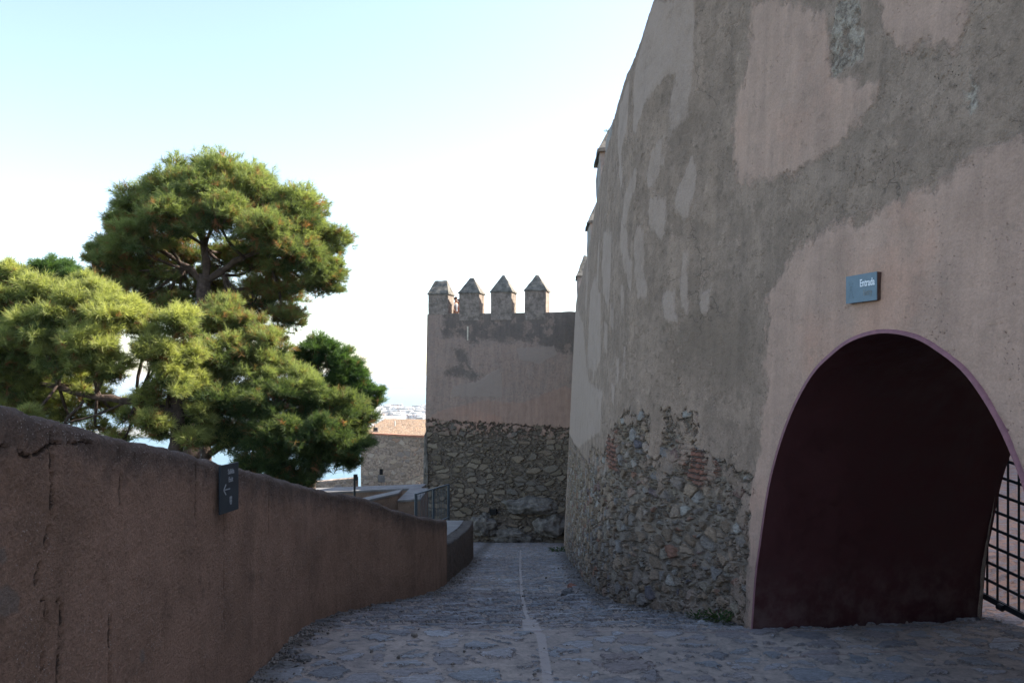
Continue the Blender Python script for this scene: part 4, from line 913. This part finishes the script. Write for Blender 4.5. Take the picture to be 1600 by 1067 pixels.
def pine(label, base, fork, blobs, Yc, trunk, r_tr, mat, dens=1.0, brown=.05, ln=.13, wd=.0085, sparse_below=.45, seed=0, group='pine trees below the parapet', nper=22, inner=.25, low_shade=False):
    """blobs: (px, py, r_px, dy) crown clumps seen from the lane, stored as world spheres at Yc+dy"""
    root = empty('pine_tree', base); tag(root, label, 'tree', group)
    off = Vector(base); rs = np.random.default_rng(seed+100)
    tips, dirs, tint, lum = [], [], [], []
    tb = BM(); 
    for pl, a, c in trunk: limb(tb, [Vector(p)-off for p in pl], a, c, 10)
    forks = [Vector(p) for p in fork]
    for bi, bl in enumerate(blobs):
        px, py, r, dy = bl[:4]; dn = bl[4] if len(bl) > 4 else 1.0; br = bl[5] if len(bl) > 5 else brown
        c = np.array(at(px, py, Yc+dy)); R = r*1.11/1280*(Yc+dy)
        nt = int(430*R*R*12.5*.36*dens*dn/(ln/.13)**1.6)
        # sub-clumps on the blob surface give an uneven outline
        ns = max(9, int(10+R*16)); sc_ = unit(rs.normal(size=(ns, 3))); sc_[:, 2] = np.where(sc_[:, 2] < -.35, -sc_[:, 2]*.6, sc_[:, 2]); sc_ = unit(sc_)
        cc = c+sc_*R*rs.uniform(.55, .92, (ns, 1)); rr_ = R*rs.uniform(.20, .55, ns)
        w = rr_**2/np.sum(rr_**2); pick = rs.choice(ns, nt, p=w)
        q = unit(rs.normal(size=(nt, 3))); q[:, 2] = np.where(q[:, 2] < -.3, -q[:, 2]*rs.uniform(0, 1, nt), q[:, 2])
        rad = rs.uniform(.25, 1.3, (nt, 1))**.7
        p = cc[pick]+q*rr_[pick][:, None]*rad*np.array([1, 1, .8])
        d = unit(q+unit(p-c)*.8+np.array([0, 0, .45]))
        tips.append(p); dirs.append(d)
        cl = rs.uniform(0, 1, ns)[pick]
        hgt = (p[:, 2]-c[2])/R
        tint.append(np.where(rs.uniform(0, 1, nt) < br+.06*(cl > .9), rs.uniform(.4, 1, nt), 0)); lum.append(np.clip(.55-.35*hgt+.5*(cl-.5)+(.5 if low_shade and py > 620 else 0), 0, 1))  # lower clumps coloured darker to paint in the crown's self-shadow
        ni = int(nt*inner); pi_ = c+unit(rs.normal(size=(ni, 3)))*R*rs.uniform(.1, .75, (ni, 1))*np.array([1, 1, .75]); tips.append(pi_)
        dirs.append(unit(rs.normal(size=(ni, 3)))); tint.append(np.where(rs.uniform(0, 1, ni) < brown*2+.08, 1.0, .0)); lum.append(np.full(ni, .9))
        # limbs: fork -> blob -> subclumps
        f = min(forks, key=lambda q_: (q_-Vector(c)).length); C_ = Vector(c)
        mid = f.lerp(C_, .55)+Vector((0, 0, -.12*(C_-f).length*.6))
        limb(tb, [f-off, mid-off, C_-off], .022+.035*R, .018, 7)
        for s_ in cc[:max(4, ns)]:
            limb(tb, [C_.lerp(mid, .25)-off, C_.lerp(Vector(s_), .55)+Vector((0, 0, -.04))-off, Vector(s_)-off], .016, .005, 4)
    tips = np.concatenate(tips)-np.array(base); dirs = np.concatenate(dirs)
    tb.done('trunk', mat_bark, root, smooth=True)
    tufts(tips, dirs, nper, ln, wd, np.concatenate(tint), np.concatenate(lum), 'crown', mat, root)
    return root
def A3(px, py, Y): return at(px, py, Y)
TALL = [(345, 305, 62, 0), (290, 300, 48, .3), (400, 318, 52, -.2), (450, 345, 48, 0), (495, 385, 42, .2), (518, 420, 24, 0), (235, 330, 46, 0), (190, 365, 36, .3), (160, 398, 26, 0), (215, 385, 40, -.5), (270, 350, 48, -.8), (340, 350, 46, -1.0), (410, 372, 44, -.9), (460, 405, 46, -.5), (500, 445, 36, 0),
        (185, 430, 38, .2, .9, .12), (240, 430, 42, .4, .8, .2), (160, 412, 24, -.3), (400, 420, 42, .8, .7, .3), (440, 460, 40, .5, .8, .35), (400, 480, 38, .3, .6, .45), (450, 505, 30, .2, .8, .4), (425, 535, 24, .1, .7, .5), (285, 395, 38, 1.0, .55, .3), (355, 415, 34, 1.2, .4, .35), (250, 475, 38, .3, .7, .2), (205, 470, 34, .2, .8), (300, 460, 36, .8, .5, .3), (360, 470, 36, .8, .5, .4), (380, 520, 30, .4, .5, .4), (160, 450, 26, .2), (330, 440, 26, 1.2, .35, .3), (300, 425, 26, 1.3, .35, .3), (350, 395, 26, 1.0, .5, .2), (345, 455, 22, 1.0, .5, .4), (280, 500, 34, .6, .6, .2)]
TB_ = A3(300, 800, 19.3)
pine('tall umbrella shaped pine rising highest above the parapet, brownish twigs under its crown', TB_, [A3(322, 425, 19), A3(322, 385, 19), A3(350, 430, 19), A3(380, 405, 18.8), A3(285, 420, 19.2), A3(420, 400, 19)], TALL, 19,
     [([TB_, A3(292, 690, 19.1), A3(300, 600, 19), A3(318, 500, 19), A3(322, 430, 19)], .24, .15), ([A3(322, 440, 19), A3(320, 400, 19), A3(318, 350, 19)], .11, .05), ([A3(322, 440, 19), A3(345, 422, 19), A3(380, 400, 18.9), A3(430, 385, 18.8)], .10, .04), ([A3(320, 440, 19), A3(285, 415, 19.2), A3(240, 385, 19.3)], .09, .035), ([A3(322, 470, 19), A3(370, 450, 19.2), A3(430, 455, 19.3)], .07, .03)], .24, mat_nd_mid, 1.0, .09, .12, .0085, seed=1, inner=.18)
LEFT = [(25, 480, 42, 0), (75, 470, 40, 0), (60, 520, 44, -.5), (115, 500, 44, -.3), (150, 470, 30, 0), (130, 445, 20, .1), (180, 500, 44, -.2), (140, 545, 44, -.6), (95, 570, 42, -.5), (30, 560, 50, -.3), (170, 580, 34, -.3), (220, 510, 36, 0), (245, 560, 36, -.2), (280, 515, 32, 0), (262, 600, 36, -.1), (230, 625, 24, 0), (290, 560, 28, .2), (20, 610, 44, 0), (60, 600, 36, .3), (130, 605, 30, .4, .6), (40, 650, 20, -.8), (-20, 500, 50, 0), (-30, 580, 60, 0), (0, 640, 44, .2), (70, 640, 26, .6, .4, .15), (300, 690, 22, .1, .8), (255, 680, 20, .3, .5, .15), (110, 655, 26, .8, .35, .3), (150, 670, 24, .8, .3, .3), (190, 690, 22, .7, .4, .2), (60, 660, 26, .5, .5), (300, 610, 30, .3), (310, 650, 26, .3, .7), (220, 640, 26, .6, .5, .3), (150, 630, 30, 1.0, .45, .3), (100, 630, 30, 1.0, .5, .2), (180, 640, 26, 1.1, .5, .3), (250, 650, 26, .8, .6, .3), (330, 690, 26, .5, .8), (30, 670, 26, .6, .6), (15, 430, 24, .2), (230, 665, 28, -.2, .8), (200, 655, 18, .2, .5)]
LB_ = A3(275, 800, 15.8)
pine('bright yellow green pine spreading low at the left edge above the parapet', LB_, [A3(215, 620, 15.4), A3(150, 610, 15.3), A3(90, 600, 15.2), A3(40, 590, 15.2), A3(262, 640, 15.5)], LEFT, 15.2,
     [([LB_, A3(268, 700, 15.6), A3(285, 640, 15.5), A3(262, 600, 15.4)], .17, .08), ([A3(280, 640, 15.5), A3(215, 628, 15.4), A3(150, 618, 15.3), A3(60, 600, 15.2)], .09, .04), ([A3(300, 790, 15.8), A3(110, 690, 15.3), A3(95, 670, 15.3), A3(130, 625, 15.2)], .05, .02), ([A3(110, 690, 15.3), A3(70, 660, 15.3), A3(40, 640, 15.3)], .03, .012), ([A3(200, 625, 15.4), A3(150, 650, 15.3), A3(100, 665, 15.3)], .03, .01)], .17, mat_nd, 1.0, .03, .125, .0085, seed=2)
RIGHT = [(345, 500, 36, .3, .7, .22), (320, 520, 28, .2, .7, .2), (385, 520, 36, .3, .7, .25), (420, 550, 34, 0, .8, .15), (360, 560, 42, -.2, .9, .1), (405, 590, 40, -.3, .9, .06), (440, 575, 26, 0, .8, .2), (330, 600, 40, -.2), (370, 640, 46, -.6), (320, 655, 36, -.4), (430, 635, 44, -.7), (480, 615, 36, -.3), (520, 645, 36, -.3), (500, 625, 26, -.5), (560, 655, 28, 0), (480, 680, 46, -.9), (420, 695, 44, -.8), (530, 690, 38, -.5), (365, 690, 38, -.5), (500, 725, 34, -.5), (440, 735, 34, -.6), (545, 725, 20, 0, .8), (390, 740, 30, -.5), (555, 690, 22, .1), (470, 760, 26, -.4)]
RB_ = A3(310, 820, 16.9)
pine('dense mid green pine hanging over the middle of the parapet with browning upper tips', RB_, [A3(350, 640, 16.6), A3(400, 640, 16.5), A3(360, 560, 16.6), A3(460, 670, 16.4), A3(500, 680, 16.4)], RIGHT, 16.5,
     [([RB_, A3(318, 720, 16.8), A3(325, 650, 16.7), A3(355, 560, 16.6)], .15, .06), ([A3(320, 710, 16.8), A3(380, 670, 16.6), A3(450, 670, 16.5), A3(520, 690, 16.4)], .09, .03)], .15, mat_nd_mid, 1.0, .03, .115, .0078, seed=3, low_shade=True)
BACKR = [(500, 555, 28, 0), (475, 575, 28, 0), (535, 575, 26, 0), (550, 590, 24, 0), (520, 610, 34, .2), (565, 610, 20, 0), (590, 612, 11, 0), (580, 630, 16, 0), (556, 640, 28, .2), (480, 620, 34, .3), (548, 670, 26, .3), (490, 660, 34, .4)]
BB_ = A3(480, 830, 20.5)
pine('dark green pine with ragged edge behind the others, nearest the stone bastion', BB_, [A3(490, 640, 20.3), A3(530, 640, 20.3)], BACKR, 20.3, [([BB_, A3(485, 720, 20.4), A3(490, 640, 20.3), A3(500, 590, 20.3)], .16, .06), ([A3(488, 680, 20.4), A3(540, 640, 20.3)], .07, .03)], .16, mat_nd_dark, 1.0, .02, .14, .0095, seed=4)
FARL = [(85, 432, 30, 0), (50, 445, 28, 0), (115, 440, 24, 0), (20, 455, 30, 0), (70, 470, 40, 0), (-10, 440, 22, 0), (130, 470, 30, 0), (10, 490, 36, 0)]
FB_ = A3(20, 800, 23)
pine('dark pine top showing behind the bright pine at the left edge', FB_, [A3(70, 500, 22.6)], FARL, 22.5, [([FB_, A3(15, 650, 22.8), A3(70, 480, 22.5)], .2, .08)], .2, mat_nd_dark, 1.0, .02, .15, .011, seed=5)

# ---------------------------------------------------------------- two people on the tower
def skin_mesh(name, verts, edges, radii, mat, parent, sub=2, root=0):
    me = bpy.data.meshes.new(name); me.from_pydata(verts, edges, []); o = bpy.data.objects.new(name, me); C.objects.link(o)
    md = o.modifiers.new('s', 'SKIN'); md.use_smooth_shade = True
    for i, r in enumerate(radii):
        r = r if isinstance(r, tuple) else (r, r); o.data.skin_vertices[0].data[i].radius = r
        o.data.skin_vertices[0].data[i].use_root = (i == root)
    s = o.modifiers.new('u', 'SUBSURF'); s.levels = sub; s.render_levels = sub
    dg = bpy.context.evaluated_depsgraph_get(); dg.update(); m2 = bpy.data.meshes.new_from_object(o.evaluated_get(dg))
    m2.name = name; bpy.data.objects.remove(o); m2.materials.clear()
    return link(name, m2, mat, parent)
mat_skin = plain('warm_skin', (.50, .27, .18), .6, 0, .06, 20, 0)  # one even skin colour
def person(label, loc, rz, shirt, trousers, hair, lean_=0.0, h=1.72):
    r = empty('person', loc, rz); tag(r, label, 'person', 'people on the tower'); k = h/1.72
    L = lean_                              # forward (+x local) lean of the upper body
    V = [(0, 0, .95), (.02+L*.2, 0, 1.12), (.02+L*.5, 0, 1.30), (L*.75, 0, 1.44), (.01+L*.85, 0, 1.50), (.015+L*1.0, 0, 1.58), (.02+L*1.05, 0, 1.66)]
    E = [(0, 1), (1, 2), (2, 3), (3, 4), (4, 5), (5, 6)]; R = [(.15, .11), (.135, .10), (.155, .11), (.11, .08), (.052, .055), (.078, .092), (.07, .085)]
    for s in (-1, 1):
        n = len(V); V += [(L*.7, s*.17, 1.42), (.03+L*.5, s*.24, 1.18), (.22+L*.45, s*.17, 1.06), (.27+L*.45, s*.15, 1.055)]
        E += [(3, n), (n, n+1), (n+1, n+2), (n+2, n+3)]; R += [.058, .045, .03, (.034, .018)]
        for f in range(4):
            q = len(V); y = s*.15+(f-1.5)*.02; V += [(.31+L*.45, y, 1.055), (.34+L*.45, y, 1.04-.004*abs(f-1.5))]; E += [(n+3, q), (q, q+1)]; R += [.010, .008]
        q = len(V); V += [(.28+L*.45, s*.15-s*.04, 1.05), (.305+L*.45, s*.15-s*.05, 1.04)]; E += [(n+3, q), (q, q+1)]; R += [.011, .009]
        n = len(V); V += [(0, s*.09, .88), (.02, s*.10, .50), (-.01, s*.10, .09), (.12, s*.11, .04)]; E += [(0, n), (n, n+1), (n+1, n+2), (n+2, n+3)]; R += [.085, .058, .04, (.04, .03)]
    V = [(x*k, y*k, z*k) for x, y, z in V]; R = [tuple(a*k for a in q) if isinstance(q, tuple) else q*k for q in R]
    bd = skin_mesh('body', V, E, R, mat_skin, r)
    Vs = [(0, 0, .93), (.02+L*.2, 0, 1.12), (.02+L*.5, 0, 1.30), (L*.75, 0, 1.43)]; Es = [(0, 1), (1, 2), (2, 3)]; Rs = [(.165, .125), (.15, .115), (.17, .125), (.11, .09)]
    for s in (-1, 1): n = len(Vs); Vs += [(L*.7, s*.175, 1.41), (.025+L*.55, s*.225, 1.24)]; Es += [(3, n), (n, n+1)]; Rs += [.07, .062]
    skin_mesh('shirt', [(x*k, y*k, z*k) for x, y, z in Vs], Es, Rs, shirt, r)
    Vt = [(0, 0, .95)]; Et = []; Rt = [(.165, .125)]
    for s in (-1, 1): n = len(Vt); Vt += [(0, s*.09, .86), (.02, s*.10, .50), (-.01, s*.10, .10)]; Et += [(0, n), (n, n+1), (n+1, n+2)]; Rt += [.10, .075, .065]
    skin_mesh('trousers', [(x*k, y*k, z*k) for x, y, z in Vt], Et, Rt, trousers, r)
    hb = bmesh.new(); bmesh.ops.create_icosphere(hb, subdivisions=3, radius=1)
    cz = 1.65
    for v in hb.verts:
        p = v.co.copy(); v.co = Vector(((.018+L*1.04-.012)+p.x*.100, p.y*.083, cz+.012+max(p.z, -.35 if p.x < .1 else .28)*.105))*1.0
        v.co *= k
    me = bpy.data.meshes.new('hair'); hb.to_mesh(me); hb.free(); me.polygons.foreach_set('use_smooth', [True]*len(me.polygons)); link('hair', me, hair, r)
    for y in (-.03, .03):
        fb = bmesh.new()
        g = bmesh.ops.create_uvsphere(fb, u_segments=10, v_segments=8, radius=.011)
        for v in g['verts']: v.co = (v.co+Vector((.108+L*1.03, y, 1.625)))*k
        me = bpy.data.meshes.new('eye'); fb.to_mesh(me); fb.free(); link('eye', me, hair, bd)
    b = BM(); b.hexa([(x*k, y*k, 1.575*k) for x, y in ((.09+L*1.03, -.016), (.125+L*1.03, -.010), (.125+L*1.03, .010), (.09+L*1.03, .016))], [(x*k, y*k, 1.625*k) for x, y in ((.09+L*1.03, -.008), (.103+L*1.03, -.006), (.103+L*1.03, .006), (.09+L*1.03, .008))]); b.done('nose', mat_skin, bd, .003)
    return r
mat_hair = plain('dark_hair', (.035, .022, .016), .7, 0, .3, 60, 0)
zw = ZPAR-.905
u1 = tpx(709.5); p1 = tw(u1, 1.55, zw)
person('person with dark hair and grey shirt standing at the gap beside the corner merlon', ((710.5-800)/1280*p1[1], p1[1], zw), math.radians(-35), plain('grey_shirt', (.20, .21, .23), .9, 0, .1, 30, 0), plain('dark_trousers', (.03, .03, .035), .9, 0, .1, 30, 0), mat_hair, .06, 1.75)
p2 = tw(tpx(720), 1.25, zw)
person('person in rust brown top leaning behind the second merlon, mostly hidden', ((722.5-800)/1280*p2[1], p2[1], zw), math.radians(200), plain('rust_top', (.36, .13, .08), .9, 0, .1, 30, 0), plain('olive_trousers', (.05, .045, .03), .9, 0, .1, 30, 0), mat_hair, .16, 1.62)

# ---------------------------------------------------------------- weeds and loose stones
mat_weed = needle_mat('weed_leaves', (.05, .085, .025), (.022, .045, .016), (.12, .09, .04))
def weed(loc, r, n, seed, label, h=.6, group='weeds at the wall foot'):
    rs = np.random.default_rng(seed); V = []; F = []
    for i in range(n):
        a = rs.uniform(0, 6.28); d = np.array([math.cos(a), math.sin(a), rs.uniform(.2, 1.4)*h]); d /= np.linalg.norm(d); R = rs.uniform(.3, 1)*r
        c = d*R; s = np.cross(d, [0, 0, 1.0]); s /= np.linalg.norm(s)+1e-6; w = rs.uniform(.12, .22)*r; up = np.cross(s, d)*w*.25
        k = len(V); V += [c, c+d*w*.9-s*w*.55+up, c+d*w*2.0-up*.5, c+d*w*.9+s*w*.55+up]; F.append((k, k+1, k+2, k+3))
        k = len(V); V += [np.zeros(3)-s*.002, np.zeros(3)+s*.002, c+s*.001, c-s*.001]; F.append((k, k+1, k+2, k+3))
    V = np.array(V); o = link('weed', mesh_np('weed', V, F, dict(tint=(rs.uniform(0, 1, len(V)) > .93)*.8, lum=rs.uniform(0, 1, len(V)))), mat_weed); o.location = loc
    return tag(o, label, 'plant', group)
weed((float(FX(np.array(7.0)))-.10, 7.02, -2.11), .13, 110, 1, 'small leafy green weed at the rubble foot just left of the passage')
weed((float(FX(np.array(7.12)))-.22, 7.2, -2.13), .10, 50, 6, 'smaller green weed beside the larger one at the rubble foot')
weed((float(FX(np.array(24.0)))-.14, 24, float(GZ(np.array(24.0)))), .30, 120, 2, 'flat green weed far down the lane where wall and paving meet', .3)
weed((float(WX(np.array(13.7), np.array(4.1)))+.12, 13.6, 4.05), .07, 50, 3, 'tiny weed sprouting on top of the nearest wall merlon')
mat_loose = plain('loose_grey_stone', (.13, .12, .115), .9, 0, .4, 14, .01); mat_redst = plain('loose_red_stone', (.28, .13, .09), .9, 0, .3, 14, .01)
for (px, py, Y, r, mt, lab) in [(1006, 910, 11.2, .07, mat_redst, 'reddish loose stone lying on the paving beside the rubble foot'), (889, 921, 10.7, .08, mat_loose, 'dark loose stone lying just in front of the reddish one')]:
    pass
for k, (X_, Y_, r, mt, lab) in enumerate([(.79, 10.95, (.06, .05, .035), mat_redst, 'reddish loose stone lying on the paving near the wall foot'), (.66, 9.75, (.075, .06, .05), mat_loose, 'dark grey loose stone lying nearer than the reddish one'), (.92, 9.3, (.05, .04, .03), mat_loose, 'small dark stone chip close against the rubble foot')]):
    o = rock('stone', (X_, Y_, float(GZ(np.array(Y_)))+r[2]*.5), r, k+11, mt, 1, .35); tag(o, lab, 'stone', 'loose stones on the lane')
for k, (X_, Y_, r) in enumerate([(-1.55, 5.62, (.075, .05, .022)), (-1.47, 5.8, (.05, .04, .02)), (-1.60, 5.95, (.03, .03, .02))]):
    o = rock('stone', (X_, Y_, float(GZ(np.array(Y_)))+r[2]*.7), r, k+21, mat_loose, 1, .35)
    tag(o, ['largest flat stone flake lying at the foot of the dark parapet', 'smaller flat stone flake beside the largest one at the parapet foot', 'pebble behind the flat flakes at the parapet foot'][k], 'stone', 'loose stones on the lane')

rs = np.random.default_rng(77); V = []; F = []
cube = np.array([(-1, -1, -1), (1, -1, -1), (1, 1, -1), (-1, 1, -1), (-1, -1, 1), (1, -1, 1), (1, 1, 1), (-1, 1, 1)], float)*.5
cf = np.array([(0, 3, 2, 1), (4, 5, 6, 7), (0, 1, 5, 4), (1, 2, 6, 5), (2, 3, 7, 6), (3, 0, 4, 7)])
for k in range(5200):
    u = rs.uniform(0, 1); side = rs.uniform() < .6; off = abs(rs.normal(0, .10))+.01
    if side: y = 6.95+u**1.8*22; x = float(FX(np.array(y)))-off-.02
    else: y = 5.0+u**1.5*14; x = float(np.interp(y, [-6, 7.3, 7.9, 8.95, 9.9, 11.5, 16, 20], [-1.72, -1.72, -1.62, -1.32, -1.0, -.92, -.88, -.92]))+off+.01
    if k % 40 == 0: y = rs.uniform(5, 16); x = rs.uniform(-1.4, 1.0)
    r = rs.uniform(.004, .011)*(2.2 if rs.uniform() < .03 else 1)
    q = cube*rs.uniform(.6, 1.3, 3)*r*2*rs.uniform(.75, 1.15, (8, 1)); q[4:, :2] *= .7; a = rs.uniform(0, 6.28); ca, sa = math.cos(a), math.sin(a)
    q = np.stack([q[:, 0]*ca-q[:, 1]*sa+x, q[:, 0]*sa+q[:, 1]*ca+y, q[:, 2]*.7+float(GZ(np.array(y)))+r*.5+.012], 1)
    F.append(cf+8*len(V)); V.append(q)
tag(link('gravel', mesh_np('gravel', np.concatenate(V), np.concatenate(F)), plain('gravel_stone', (.17, .145, .125), .95, 0, .6, 9, 0)), 'fine grit and crumbs of stone gathered along the foot of both walls', 'gravel', kind='stuff')

# ---------------------------------------------------------------- sea haze
b = BM(); b.prism([(-85000, -3000, -120), (85000, -3000, -120), (85000, 85000, -120), (-85000, 85000, -120)], (0, 0, 135))
hm = bpy.data.materials.new('sea_haze'); hm.use_nodes = True; hm.node_tree.nodes.clear()
pv = hm.node_tree.nodes.new('ShaderNodeVolumePrincipled'); pv.inputs['Color'].default_value = (.86, .93, 1, 1); pv.inputs['Density'].default_value = .00009; pv.inputs['Anisotropy'].default_value = .3
ho = hm.node_tree.nodes.new('ShaderNodeOutputMaterial'); hm.node_tree.links.new(pv.outputs[0], ho.inputs['Volume'])
tag(b.done('haze', hm), kind='stuff')
